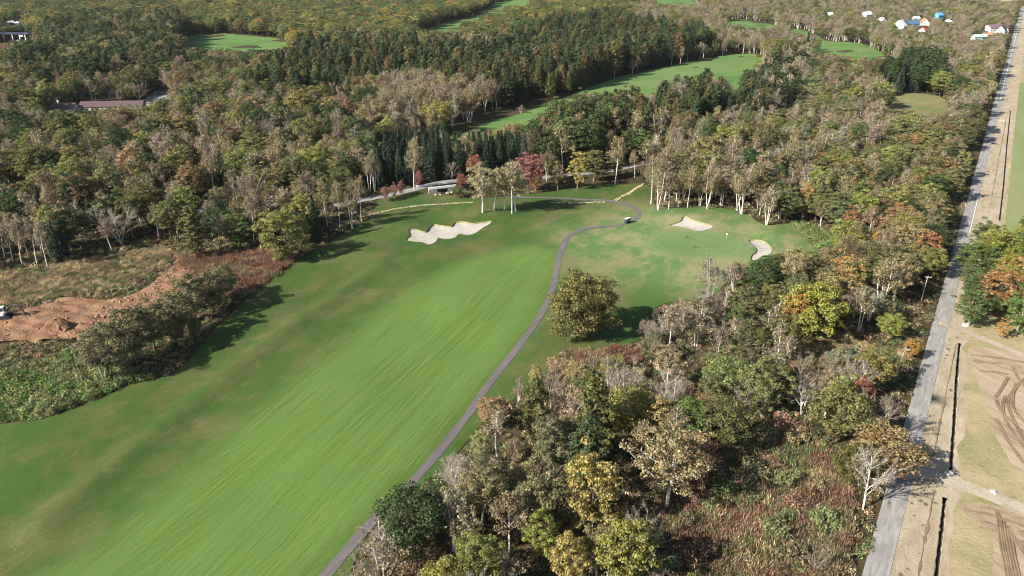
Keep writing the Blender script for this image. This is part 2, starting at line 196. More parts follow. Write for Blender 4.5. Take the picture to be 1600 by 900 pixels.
    ('broad', 'rust', 10.8, 341.8, 10.4, 0.7, -1, 'rust maple below the pink red maple'),
    ('broad', 'red', -22.4, 343.4, 7.7, 0.8, -1, 'scarlet maple beside the bridge'),
    ('broad', 'redorange', -17.2, 356.7, 11.7, 0.8, -1, 'orange red maple above the bridge'),
    ('broad', 'pinkred', -54.3, 325.6, 6.1, 0.75, -1, 'small pink maple below the road, left of three'),
    ('broad', 'pinkred', -50.8, 328.5, 6.1, 0.75, -1, 'small pink maple below the road, middle of three'),
    ('broad', 'pinkred', -48.2, 331.4, 6.1, 0.75, -1, 'small pink maple below the road, right of three'),
    ('broad', 'pinkred', -41.4, 341.3, 7.7, 0.8, -1, 'pink red maple on the road side in front of the spruces'),
    ('bare', 'greytwig', -27.6, 349.2, 11.0, 0.9, 1, 'grey leafless tree above the bridge'),
    ('bare', 'greytwig', 16.8, 370.0, 13.2, 0.9, 2, 'grey leafless tree right of the pink red maple'),
    ('broad', 'olive', -23.7, 331.6, 5.5, 1.1, -1, 'olive bush tree at the end of the bridge'),
    ('broad', 'yellow', 29.5, 344.7, 16.9, 0.75, -1, 'yellow green tree at the back of the golf hole'),
    ('broad', 'olivebrown', 20.7, 345.4, 11.7, 0.8, -1, 'olive brown tree left of the yellow green one'),
    ('birch', 'tan', 47.7, 353.5, 22.0, 0.9, 1, 'tall taupe birch behind the bend of the cart path'),
    ('birch', 'palebirch', -43.4, 337.4, 22.0, 0.65, 0, 'yellowish slim birch among the dark spruces'),
    ('thin', 'tan', 59.4, 323.6, 20.9, 0.85, 0, 'pale trunked birch in the row behind the putting green'),
    ('thin', 'tan', 60.7, 313.7, 17.6, 0.85, 1, 'pale trunked birch in the row behind the putting green'),
    ('birch', 'tan', 65.4, 314.6, 15.4, 0.85, 2, 'pale trunked birch in the row behind the putting green'),
    ('birch', 'tan', 69.8, 318.1, 14.3, 0.85, 3, 'pale trunked birch in the row behind the putting green'),
    ('birch', 'tan', 73.7, 317.2, 17.6, 0.85, 4, 'pale trunked birch in the row behind the putting green'),
    ('birch', 'tan', 79.4, 319.9, 15.4, 0.85, 5, 'pale trunked birch in the row behind the putting green'),
    ('birch', 'tan', 81.6, 315.4, 19.8, 0.85, 6, 'pale trunked birch in the row behind the putting green'),
    ('birch', 'tan', 94.0, 314.6, 18.7, 0.85, 7, 'pale trunked birch in the row behind the putting green'),
    ('thin', 'tan', 94.2, 309.4, 19.8, 0.85, 2, 'pale trunked birch in the row behind the putting green'),
    ('birch', 'taupe', 100.8, 296.3, 17.6, 0.9, 6, 'taupe birch at the end of the row by the small bunker'),
    ('bare', 'greytwig', 131.9, 271.9, 8.8, 1, 2, 'small grey bare tree beside the knotweed'),
    ('spruce', 'bluespruce', -54.4, 450.5, 6.6, 1, -1, ''),
    ('dome', 'dgreen', -239.3, 647.3, 22.1, 1.1, -1, 'large dark green tree above the long maroon roof'),
    ('broad', 'olive', -241.9, 590.9, 19.5, 1.1, -1, 'olive tree left of the large dark green one'),
    ('broad', 'orange', -297.0, 629.4, 15.6, 1.1, -1, 'orange olive tree behind the long maroon roof'),
    ('broad', 'dgreen', -256.6, 414.2, 19.5, 1.2, -1, 'dark green tree with olive top at the left edge'),
    ('bare', 'greytwig', -322.4, 776.7, 19.8, 1, -1, 'white leafless tree beside the distant green'),
    ('larch', 'olivegreen', 210.2, 643.3, 31.2, 1, -1, ''),
    ('spruce', 'spruce', 295.1, 818.5, 24.2, 0.9, -1, 'single dark spruce on the distant fairway')]
CART = (46.6, 296.3)
FLAG = (80.0, 277.6)
PEOPLE = [(65.3, 278.3), (66.0, 268.0)]
HEAP = (-130.1, 202.9)
DIGGER = (-149.6, 209.3)
POLES = [(97.4, 174.7), (126.3, 221.7), (222.7, 378.7)]
GATEBOX = (130.9, 204.6)
CULVERT = [(90.5, 134.6), (96.2, 128.3)]
BLD = {'maroon1': (-297.6, 527.1), 'maroon2': (-269.0, 536.2), 'truck': (-250.1, 570.3), 'carport': (-596.2, 985.8), 'hoop1': (-704.0, 1154.9), 'hoop2': (-688.8, 1154.9), 'whiteroof': (532.0, 1390.4), 'white1': (581.5, 1362.7), 'white2': (563.3, 1262.1), 'whitegable': (519.0, 1107.6), 'blueroof': (566.6, 1174.9), 'pink': (584.8, 1174.9), 'smallwhite': (637.8, 1310.5), 'bluebox': (673.2, 1310.5), 'redroof': (534.7, 1072.4), 'aqua': (555.4, 978.6), 'whitedark': (623.9, 1072.4), 'navy': (625.9, 1055.6), 'tan': (586.6, 1015.7), 'farwhite': (653.0, 1239.1)}
VIEWS = [(-88.9, 1039.3, 30, 2), (-68.2, 1174.9, 30, 2), (-40.8, 1323.2, 30, 2), (0.0, 1512.7, 30, 2), (45.5, 1698.6, 30, 2), (-331.4, 881.4, 25, 2), (-299.9, 869.9, 25, 2), (-269.3, 858.6, 25, 2), (-258.9, 881.4, 20, 2), (324.6, 826.3, 22, 3), (342.4, 806.1, 22, 3), (358.2, 806.1, 18, 3), (365.0, 1031.3, 18, 3), (262.0, 518.4, 16, 2), (272.5, 518.4, 12, 2), (310.3, 1619.2, 30, 2), (323.9, 1098.6, 16, 2), (1016.1, 1657.9, 60, 3), (985.9, 1741.2, 60, 3), (0.0, 503.6, 24, 2), (-11.7, 478.2, 22, 2), (-22.6, 462.0, 18, 2), (-567.5, 944.0, 28, 1), (13.1, 540.8, 16, 2), (29.5, 565.2, 16, 2), (47.2, 588.9, 16, 2), (82.3, 645.6, 16, 2), (121.1, 694.4, 16, 2), (164.2, 742.1, 16, 2), (208.3, 777.4, 14, 2), (207.3, 717.5, 10, 2), (-94.0, 243.0, 8, 1), (-86.3, 245.8, 8, 1), (-81.9, 253.5, 8, 1), (-95.4, 234.8, 7, 1), (20.3, 183.1, 7, 1.5), (27.2, 184.9, 7, 1.5), (15.2, 183.1, 6, 1.5), (-603.1, 985.8, 20, 1), (35.0, 210.6, 9, 1), (39.7, 216.5, 9, 1), (29.3, 202.1, 8, 1), (90.3, 268.7, 7, 1), (91.2, 262.2, 7, 1), (80.0, 254.7, 8, 1.5), (70.9, 253.5, 9, 1.5), (63.8, 254.7, 9, 1.5), (54.5, 237.5, 9, 1.5), (100.3, 262.2, 9, 2), (47.2, 220.3, 8, 1.5), (108.9, 267.4, 8, 2), (27.9, 330.1, 10, 1), (16.8, 332.0, 8, 1), (-56.5, 335.0, 9, 1), (-45.9, 340.9, 9, 1), (-35.0, 347.1, 9, 1), (-63.9, 329.2, 7, 2), (15.9, 260.9, 8, 1), (9.9, 222.2, 8, 1), (87.8, 192.2, 12, 2), (96.8, 188.5, 12, 2), (102.1, 184.9, 9, 2), (10.2, 184.9, 7, 2), (3.2, 171.5, 7, 2), (-4.6, 162.4, 6, 2), (-10.2, 151.4, 5, 2), (-15.1, 140.4, 5, 2), (-19.6, 131.6, 4, 2), (-22.7, 125.6, 4, 2)]

RO = np.array([63.9, 105.8]); RD = np.array([.5225, .8526]); RN = np.array([.8526, -.5225])
def road_st(x, y):
    dx, dy = np.asarray(x) - RO[0], np.asarray(y) - RO[1]
    return dx * RD[0] + dy * RD[1], dx * RN[0] + dy * RN[1]
def st_xy(s, t): return RO[0] + s * RD[0] + t * RN[0], RO[1] + s * RD[1] + t * RN[1]

def smooth_closed(p, k=4):
    p = np.array(p, float); n = len(p); out = []
    for i in range(n):
        a, b, c, d = p[i - 1], p[i], p[(i + 1) % n], p[(i + 2) % n]
        for j in range(k):
            t = j / k
            out.append(.5 * (2 * b + (c - a) * t + (2 * a - 5 * b + 4 * c - d) * t * t + (3 * b - a - 3 * c + d) * t ** 3))
    return np.array(out)
def smooth_open(p, k=6):
    p = np.array(p, float)
    q = np.vstack([2 * p[0] - p[1], p, 2 * p[-1] - p[-2]]); out = []
    for i in range(1, len(q) - 2):
        a, b, c, d = q[i - 1], q[i], q[i + 1], q[i + 2]
        for j in range(k):
            t = j / k
            out.append(.5 * (2 * b + (c - a) * t + (2 * a - 5 * b + 4 * c - d) * t * t + (3 * b - a - 3 * c + d) * t ** 3))
    out.append(p[-1])
    return np.array(out)
def inside(poly, x, y):
    poly = np.asarray(poly, float); x = np.asarray(x, float); y = np.asarray(y, float)
    r = np.zeros(x.shape, bool); j = len(poly) - 1
    for i in range(len(poly)):
        xi, yi = poly[i]; xj, yj = poly[j]
        if yi != yj:
            c = ((yi > y) != (yj > y)) & (x < (xj - xi) * (y - yi) / (yj - yi) + xi)
            r ^= c
        j = i
    return r
def dist_line(pts, x, y, closed=False):
    pts = np.asarray(pts, float); x = np.asarray(x, float); y = np.asarray(y, float)
    best = np.full(x.shape, 1e9)
    n = len(pts)
    for i in range(n if closed else n - 1):
        a, b = pts[i], pts[(i + 1) % n]; e = b - a; L = e @ e + 1e-9
        t = np.clip(((x - a[0]) * e[0] + (y - a[1]) * e[1]) / L, 0, 1)
        best = np.minimum(best, (x - a[0] - t * e[0]) ** 2 + (y - a[1] - t * e[1]) ** 2)
    return np.sqrt(best)
def sdf(poly, x, y):
    d = dist_line(poly, x, y, True)
    return np.where(inside(poly, x, y), d, -d)
def sstep(a, b, v):
    t = np.clip((v - a) / (b - a), 0, 1); return t * t * (3 - 2 * t)

GOLF = smooth_closed(GOLF, 3); FAIRWAY = smooth_closed(FAIRWAY, 4); GREEN = smooth_closed(GREEN, 3)
BUNKERS = [smooth_closed(b, 3) for b in BUNKERS]
PATH = smooth_open(PATH, 6); ACCESS = smooth_open(ACCESS, 5)
FARGRASS = [smooth_closed(f, 3) for f in FARGRASS]
DIRT = smooth_closed(DIRT, 3)
BRIDGE = np.array([-31.0, 339.5])
RIDGE = np.array(RIDGE)

def height(x, y):
    x = np.asarray(x, float); y = np.asarray(y, float)
    s, t = road_st(x, y)
    calm = sstep(-8, -40, t)
    h = .55 * np.sin(x * .033 + 1) * np.sin(y * .029) + .22 * np.sin(x * .09 + y * .06 + 2) + .16 * np.sin(y * .12 - x * .05) + .1 * np.sin(x * .21 + 1) * np.sin(y * .17)
    h = h + np.clip((y - 500) / 1300, 0, 1) * (4 * np.sin(x * .006 + 1.3) + 3 * np.sin(y * .008))
    h = h * calm
    d = dist_line(RIDGE, x, y)
    h = h + .75 * np.exp(-(d / 2.6) ** 2) - .35 * np.exp(-((d - 6) / 3) ** 2)
    for (cx, cy, a, w) in ((-14, 312, 1.3, 9), (-42, 296, 1.0, 8), (75, 300, 1.2, 9), (100, 285, 1.0, 8), (30, 250, .9, 10), (62, 248, .8, 9), (20, 292, .8, 9), (-50, 262, .9, 8), (94, 262, .9, 7)):
        h = h + a * np.exp(-((x - cx) ** 2 + (y - cy) ** 2) / w ** 2)
    g = sdf(GREEN, x, y)
    h = h + .5 * sstep(-8, 0, g)
    e = dist_line(ACCESS[::3], x, y)
    h = h + 2.0 * sstep(8, 3.5, e) * np.exp(-((x - BRIDGE[0]) ** 2 + (y - BRIDGE[1]) ** 2) / 45 ** 2)
    return h
def hz(x, y): return float(height(np.array([x]), np.array([y]))[0])

# ---------------------------------------------------------------- node helpers
def nd(nt, typ, ins=None, **props):
    n = nt.nodes.new(typ)
    for k, v in props.items(): setattr(n, k, v)
    for k, v in (ins or {}).items():
        if isinstance(v, bpy.types.NodeSocket): nt.links.new(v, n.inputs[k])
        else: n.inputs[k].default_value = v
    return n
def c4(c): return (c[0], c[1], c[2], 1)
class Mat:
    def __init__(s, name, rough=.9, spec=.2):
        s.m = bpy.data.materials.new(name); s.m.use_nodes = True; s.nt = s.m.node_tree
        s.b = s.nt.nodes['Principled BSDF']; s.b.inputs['Roughness'].default_value = rough
        s.b.inputs['Specular IOR Level'].default_value = spec
        s._pos = None
    def pos(s, scale=(1, 1, 1), rot=0):
        if s._pos is None: s._pos = nd(s.nt, 'ShaderNodeNewGeometry').outputs['Position']
        r = nd(s.nt, 'ShaderNodeVectorRotate', {'Vector': s._pos, 'Angle': rot}, rotation_type='Z_AXIS').outputs[0]
        return nd(s.nt, 'ShaderNodeVectorMath', {0: r, 1: scale}, operation='MULTIPLY').outputs[0]
    def noise(s, vec, scale, detail=3, rough=.55, dist=0):
        return nd(s.nt, 'ShaderNodeTexNoise', {'Vector': vec, 'Scale': scale, 'Detail': detail, 'Roughness': rough, 'Distortion': dist}).outputs[0]
    def ss(s, v, a, b, lo=0, hi=1):
        return nd(s.nt, 'ShaderNodeMapRange', {0: v, 1: a, 2: b, 3: lo, 4: hi}, interpolation_type='SMOOTHSTEP').outputs[0]
    def mix(s, f, a, b, mode='MIX'):
        n = nd(s.nt, 'ShaderNodeMix', {}, data_type='RGBA', blend_type=mode)
        for i, v in ((0, f), (6, a), (7, b)):
            if isinstance(v, bpy.types.NodeSocket): s.nt.links.new(v, n.inputs[i])
            else: n.inputs[i].default_value = v if i == 0 else c4(v)
        return n.outputs[2]
    def math(s, op, a, b=0.0):
        return nd(s.nt, 'ShaderNodeMath', {0: a, 1: b}, operation=op).outputs[0]
    def attr(s, name, typ='GEOMETRY'):
        return nd(s.nt, 'ShaderNodeAttribute', attribute_name=name, attribute_type=typ)
    def bump(s, v, dist, strength=1):
        n = nd(s.nt, 'ShaderNodeBump', {'Height': v, 'Distance': dist, 'Strength': strength})
        s.nt.links.new(n.outputs[0], s.b.inputs['Normal'])
    def color(s, c):
        if isinstance(c, bpy.types.NodeSocket): s.nt.links.new(c, s.b.inputs['Base Color'])
        else: s.b.inputs['Base Color'].default_value = c4(c)
        return s.m

M = {}
def plain(name, col, rough=.7, var=.15, scale=3.0, spec=.3, metal=0):
    a = Mat(name, rough, spec); a.b.inputs['Metallic'].default_value = metal
    n = a.noise(a.pos(), scale, 4)
    f = a.ss(n, .3, .7)
    M[name] = a.color(a.mix(f, [v * (1 - var) for v in col], [min(1, v * (1 + var)) for v in col]))
    return M[name]

# ---------------------------------------------------------------- ground materials
FA = math.radians(-69)     # turns the fairway's direction onto +x
def golf_material():
    a = Mat('golf_turf', .85, .15)
    fw = a.attr('fw').outputs['Fac']; gr = a.attr('gr').outputs['Fac']
    p = a.pos((1, 1, 0))
    # mown streaks along the fairway: crisp lines in three slightly turned sets, broad bands, blotches
    s1 = a.noise(a.pos((.004, 1, 0), FA), 2.6, 4, .75, .0)
    s2 = a.noise(a.pos((.005, 1, 0), FA + .05), 1.9, 4, .75, .0)
    s2b = a.noise(a.pos((.006, 1, 0), FA - .07), 1.5, 4, .75, .0)
    pat = a.noise(p, .035, 3, .6); pat2 = a.noise(a.pos((1, 1, 0), .7), .05, 3, .6)
    s3 = a.noise(a.pos((.05, .6, 0), FA - .05), .22, 4, .6, .3)
    s4 = a.noise(a.pos((.03, 1.2, 0), FA + .30), 1.6, 3, .65, .1)
    blot = a.noise(p, .05, 5, .65)
    fine = a.noise(p, 2.4, 6, .8)
    m1 = a.ss(pat, .40, .60); m2 = a.ss(pat2, .60, .40)
    c5 = lambda q: a.math('SUBTRACT', q, .5)
    st = a.math('ADD', a.math('MULTIPLY', c5(s1), .55), a.math('MULTIPLY', a.math('MULTIPLY', c5(s2), m1), .6))
    st = a.math('ADD', st, a.math('MULTIPLY', a.math('MULTIPLY', c5(s2b), m2), .6))
    st = a.math('ADD', st, a.math('MULTIPLY', c5(s4), .22))
    fcol = a.mix(a.ss(st, -.15, .15), (.042, .092, .012), (.104, .160, .033))
    fcol = a.mix(a.math('MULTIPLY', a.ss(s3, .40, .62), .40), fcol, (.088, .168, .042))
    fcol = a.mix(a.math('MULTIPLY', a.ss(blot, .46, .66), .40), fcol, (.052, .132, .028))
    fcol = a.mix(a.math('MULTIPLY', a.ss(fine, .47, .60), .38), fcol, (.122, .168, .045))
    fcol = a.mix(a.math('MULTIPLY', a.ss(fine, .44, .34), .45), fcol, (.030, .070, .010))
    for an, sc, th, w in ((.02, 1.3, .010, .22), (-.11, .8, .006, .25), (.15, .6, .005, .28), (.32, .35, .004, .3)):
        lines = a.noise(a.pos((.006, 1.0, 0), FA + an), sc, 1, .3, .1)
        thin = a.ss(a.math('ABSOLUTE', a.math('SUBTRACT', lines, .5)), th, .0)
        fcol = a.mix(a.math('MULTIPLY', thin, w), fcol, (.17, .24, .07))
    # rough: green, olive and dry straw patches, stretched along the hole
    r1 = a.noise(a.pos((.8, 1, 0), FA), .06, 8, .68, .3)
    r2 = a.noise(a.pos((.45, 1, 0), FA + .08), .30, 7, .72, .2)
    r3 = a.noise(p, .55, 6, .75)
    rcol = a.mix(a.ss(r1, .42, .58), (.030, .070, .011), (.064, .078, .021))
    dry = a.math('ADD', a.math('MULTIPLY', r1, .6), a.math('MULTIPLY', r2, .55))
    grain = a.math('ADD', dry, a.math('MULTIPLY', a.math('SUBTRACT', fine, .5), .55))
    rcol = a.mix(a.math('MULTIPLY', a.ss(grain, .58, .74), .62), rcol, (.132, .108, .052))
    rcol = a.mix(a.math('MULTIPLY', a.ss(r3, .44, .68), .40), rcol, (.042, .086, .017))
    rcol = a.mix(a.math('MULTIPLY', a.ss(fine, .50, .62), .5), rcol, (.105, .104, .040))
    fine2 = a.noise(p, 1.1, 6, .8)
    rcol = a.mix(a.math('MULTIPLY', a.ss(fine2, .48, .38), .45), rcol, (.026, .054, .010))
    rcol = a.mix(a.math('MULTIPLY', a.ss(s2, .52, .66), .30), rcol, (.035, .056, .012))
    # the semi-rough near the flag is mown and a little bluer
    semi = a.ss(gr, -52, -14)
    scol = a.mix(a.ss(r1, .40, .60), (.068, .140, .036), (.15, .165, .070))
    scol = a.mix(a.math('MULTIPLY', a.ss(grain, .52, .66), .75), scol, (.235, .198, .110))
    scol = a.mix(a.math('MULTIPLY', a.ss(r3, .40, .66), .45), scol, (.088, .165, .046))
    scol = a.mix(a.math('MULTIPLY', a.ss(fine, .40, .75), .3), scol, (.15, .17, .075))
    rcol = a.mix(semi, rcol, scol)
    wob = a.math('MULTIPLY', a.math('SUBTRACT', r2, .5), 9.0)
    f = a.ss(a.math('ADD', fw, wob), -7, 6)
    col = a.mix(f, rcol, fcol)
    # putting green with mowing rings following its outline
    ring = a.math('SINE', a.math('MULTIPLY', gr, 2.6))
    gs = a.noise(a.pos((.06, 1, 0), FA - .9), 1.2, 3, .6, .2)
    gcol = a.mix(a.ss(gs, .42, .62), (.092, .152, .050), (.118, .176, .066))
    gcol = a.mix(a.math('MULTIPLY', a.math('MULTIPLY', a.ss(ring, .3, 1), a.ss(gr, 5.5, .5)), .16), gcol, (.19, .24, .10))
    gcol = a.mix(a.math('MULTIPLY', a.ss(a.math('ABSOLUTE', a.math('ADD', gr, 0.0)), .7, .2), .12), gcol, (.20, .24, .11))
    col = a.mix(a.ss(gr, -4.5, 2.0), col, gcol)
    a.bump(fine, .12, .4)
    M['golf_turf'] = a.color(col)
golf_material()

def soil_mix(name, cols, scale, rough=.95, bump=.3, stretch=(1, 1, 1), rot=0):
    a = Mat(name, rough, .1)
    n1 = a.noise(a.pos(stretch, rot), scale, 5, .65, .4); n2 = a.noise(a.pos(), scale * 5.3, 5, .7); n3 = a.noise(a.pos(stretch, rot), scale * .3, 3, .6)
    c = a.mix(a.ss(n1, .36, .62), cols[0], cols[1])
    c = a.mix(a.math('MULTIPLY', a.ss(n3, .45, .65), .8), c, cols[2])
    c = a.mix(a.math('MULTIPLY', a.ss(n2, .4, .68), .55), c, cols[3])
    a.bump(a.math('ADD', n1, n2), bump, .7)
    M[name] = a.color(c); return M[name]
RA = -math.atan2(RD[1], RD[0])
soil_mix('forest_floor', [(.038, .032, .016), (.06, .046, .022), (.042, .042, .015), (.08, .06, .032)], .25)
soil_mix('far_turf', [(.060, .130, .032), (.10, .175, .048), (.13, .165, .062), (.075, .15, .04)], .05, stretch=(.4, 1, 1), rot=-.6)
soil_mix('dull_turf', [(.12, .125, .05), (.17, .15, .075), (.10, .13, .04), (.2, .17, .09)], .12)
soil_mix('dry_verge', [(.33, .275, .20), (.265, .215, .145), (.375, .315, .235), (.22, .185, .11)], .35, stretch=(.35, 1, 1), rot=RA)
soil_mix('field_grass', [(.235, .20, .105), (.295, .24, .14), (.16, .16, .06), (.31, .255, .155)], .22)
soil_mix('green_crop', [(.13, .175, .07), (.155, .195, .08), (.19, .195, .095), (.145, .18, .075)], .12, stretch=(.2, 1, 1), rot=RA)
soil_mix('plough_soil', [(.40, .32, .225), (.33, .255, .17), (.25, .185, .12), (.28, .21, .14)], .55, stretch=(.04, 1, 1), rot=RA - .95, bump=.5)
soil_mix('rut_soil', [(.15, .105, .065), (.21, .15, .095), (.12, .08, .05), (.27, .20, .13)], .6)
soil_mix('red_earth', [(.165, .088, .050), (.235, .138, .082), (.14, .072, .040), (.27, .165, .10)], .30, stretch=(.5, 1, 1), rot=.2, bump=.5)
soil_mix('heap_earth', [(.15, .075, .042), (.20, .115, .070), (.12, .058, .034), (.25, .165, .11)], .8, bump=.5)
soil_mix('brown_meadow', [(.155, .105, .045), (.19, .14, .062), (.13, .115, .040), (.22, .15, .07)], .25)
soil_mix('tan_field', [(.40, .33, .24), (.34, .28, .20), (.44, .37, .28), (.36, .3, .21)], .01)
soil_mix('gravel_track', [(.30, .25, .185), (.36, .31, .24), (.24, .20, .14), (.40, .35, .28)], .4)

def asphalt(name, c0, c1, patch, scale):
    a = Mat(name, .85, .25)
    n1 = a.noise(a.pos((.15, 1, 1), RA), scale, 4, .6); n2 = a.noise(a.pos(), 6, 4, .7); n3 = a.noise(a.pos(), .22, 5, .7, .6)
    c = a.mix(a.ss(n1, .35, .65), c0, c1)
    c = a.mix(a.math('MULTIPLY', a.ss(n3, .45, .6), .6), c, patch)
    c = a.mix(a.math('MULTIPLY', a.ss(n2, .5, .75), .35), c, [v * 1.25 for v in c1])
    cr = a.noise(a.pos(), .8, 3, .6, 1.5)
    c = a.mix(a.math('MULTIPLY', a.ss(a.math('ABSOLUTE', a.math('SUBTRACT', cr, .5)), .012, .002), .5), c, (.07, .065, .06))
    M[name] = a.color(c)
asphalt('path_asphalt', (.085, .075, .078), (.125, .112, .112), (.10, .092, .095), .8)
asphalt('road_asphalt', (.17, .165, .155), (.27, .26, .245), (.21, .20, .185), 1.1)
asphalt('lane_asphalt', (.17, .165, .16), (.23, .225, .215), (.2, .19, .185), .6)
plain('bunker_sand', (.32, .295, .26), .95, .10, .9)
plain('bunker_lip', (.20, .19, .09), .95, .35, 2)
plain('concrete', (.30, .28, .25), .85, .15, 1.2)
plain('ditch_soil', (.055, .042, .028), .9, .4, 1.5)
plain('opening_shade', (.012, .012, .010), .6, .3, 1)
plain('white_paint', (.75, .74, .72), .6, .06, 2)
plain('pale_stone', (.36, .30, .20), .9, .25, 1.4)
plain('grey_stone', (.36, .34, .31), .9, .3, 1.4)
plain('dirt_clod', (.26, .165, .10), .95, .4, 2.2)

# ---------------------------------------------------------------- mesh helpers
def new_mesh(name, v, f, mats, mi=None, smooth=False):
    me = bpy.data.meshes.new(name)
    me.from_pydata(np.asarray(v, float).tolist(), [], f.tolist() if isinstance(f, np.ndarray) else f)
    for m in mats: me.materials.append(M[m] if isinstance(m, str) else m)
    if mi is not None: me.polygons.foreach_set('material_index', np.asarray(mi, np.int32))
    if smooth: me.polygons.foreach_set('use_smooth', np.ones(len(me.polygons), bool))
    me.update(); return me
def link(name, me, parent=None, loc=None, rz=0, sc=None, **props):
    o = bpy.data.objects.new(name, me); COL.link(o)
    if parent is not None: o.parent = parent
    if loc is not None: o.location = loc
    if rz: o.rotation_euler = (0, 0, rz)
    if sc is not None: o.scale = (sc, sc, sc) if np.isscalar(sc) else sc
    for k, v in props.items(): o[k] = v
    return o
def structure(name, me, label=None):
    o = link(name, me, kind='structure')
    if label: o['label'] = label
    return o
def add_attr(me, name, vals):
    at = me.attributes.new(name, 'FLOAT', 'POINT'); at.data.foreach_set('value', np.asarray(vals, np.float32))

def densify(p, step, closed=True):
    out = []; n = len(p)
    for i in range(n if closed else n - 1):
        a, b = np.array(p[i]), np.array(p[(i + 1) % n]); k = max(1, int(np.linalg.norm(b - a) / step))
        out += [a + (b - a) * j / k for j in range(k)]
    return np.array(out)
def cdt_sheet(outer, inner, step, edge_step):
    """triangles of the outer outline, each with the index of the inner outline it lies in (-1: none)"""
    loops = [densify(outer, edge_step)] + [densify(q, min(edge_step, 1.2)) for q in inner]
    lo, hi = loops[0].min(0), loops[0].max(0)
    gx, gy = np.meshgrid(np.arange(lo[0], hi[0], step), np.arange(lo[1], hi[1], step))
    gx = (gx + rng.uniform(-.2, .2, gx.shape) * step).ravel(); gy = (gy + rng.uniform(-.2, .2, gy.shape) * step).ravel()
    k = inside(loops[0], gx, gy); gx, gy = gx[k], gy[k]
    dd = np.min([dist_line(l, gx, gy, True) for l in loops], axis=0)
    gx, gy = gx[dd > step * .35], gy[dd > step * .35]
    pts = []; edges = []
    for l in loops:
        b = len(pts); n = len(l)
        pts += [Vector((float(a), float(c))) for a, c in l]
        edges += [(b + i, b + (i + 1) % n) for i in range(n)]
    pts += [Vector((float(a), float(c))) for a, c in zip(gx, gy)]
    V, E, F, *_ = delaunay_2d_cdt(pts, edges, [], 0, 1e-4)
    V = np.array([(v.x, v.y) for v in V]); F = np.array([f for f in F if len(f) == 3])
    c = V[F].mean(1)
    k = inside(loops[0], c[:, 0], c[:, 1]); F = F[k]; c = c[k]
    reg = np.full(len(F), -1)
    for i, q in enumerate(inner): reg[inside(q, c[:, 0], c[:, 1])] = i
    a = V[F]; ar = (a[:, 1, 0] - a[:, 0, 0]) * (a[:, 2, 1] - a[:, 0, 1]) - (a[:, 1, 1] - a[:, 0, 1]) * (a[:, 2, 0] - a[:, 0, 0])
    F[ar < 0] = F[ar < 0][:, ::-1]
    return V, F, reg
def submesh(name, V, Z, F, mats, smooth=True):
    u, inv = np.unique(F, return_inverse=True)
    me = new_mesh(name, np.column_stack([V[u], Z[u]]), inv.reshape(F.shape), mats, smooth=smooth)
    return me, u
def ribbon(name, line, half, mat, lift, zf=height, sides=(1, 1), cols=3):
    line = np.asarray(line, float)
    t = np.gradient(line, axis=0); t /= np.linalg.norm(t, axis=1)[:, None] + 1e-9
    nrm = np.column_stack([-t[:, 1], t[:, 0]])
    w = np.linspace(-1, 1, cols)
    half = np.broadcast_to(half, (len(line),))
    P = line[:, None, :] + nrm[:, None, :] * (w[None, :, None] * half[:, None, None])
    x, y = P[..., 0].ravel(), P[..., 1].ravel()
    v = np.column_stack([x, y, zf(x, y) + lift])
    f = [(i * cols + j + 1, i * cols + j, (i + 1) * cols + j, (i + 1) * cols + j + 1) for i in range(len(line) - 1) for j in range(cols - 1)]
    return new_mesh(name, v, f, [mat], smooth=True)

# ---------------------------------------------------------------- ground, turf, roads
EAST = np.array([st_xy(s, t) for s, t in ((-55, 1.45), (300, 1.45), (700, 1.45), (1700, 1.45), (1700, 95), (700, 95), (300, 95), (-55, 95))])
def graded(lo, hi, fine, step):
    out = [lo]
    while out[-1] < hi:
        v = out[-1]; d = max(fine[0] - v, v - fine[1], 0)
        out.append(v + step + d * .12)
    return np.array(out)
def build_ground():
    gx = graded(-6000, 6000, (-330, 420), 4.0); gy = graded(-1500, 9000, (60, 480), 4.0)
    X, Y = np.meshgrid(gx, gy); x, y = X.ravel(), Y.ravel()
    z = height(np.clip(x, -2500, 2500), np.clip(y, -500, 2500)) - .12
    z -= 1.5 * sstep(2, 6, sdf(GOLF[::2], x, y))
    s, t = road_st(x, y)
    z -= 1.8 * sstep(3.5, 7, np.minimum.reduce([t - 1.4 + 2, 95 - t, s + 55, 1700 - s]))
    n = len(gx)
    i = np.arange(len(gy) - 1)[:, None] * n + np.arange(n - 1)[None, :]
    i = i.ravel()
    f = np.column_stack([i, i + 1, i + n + 1, i + n])
    structure('ground', new_mesh('ground', np.column_stack([x, y, z]), f, ['forest_floor'], smooth=True))
build_ground()

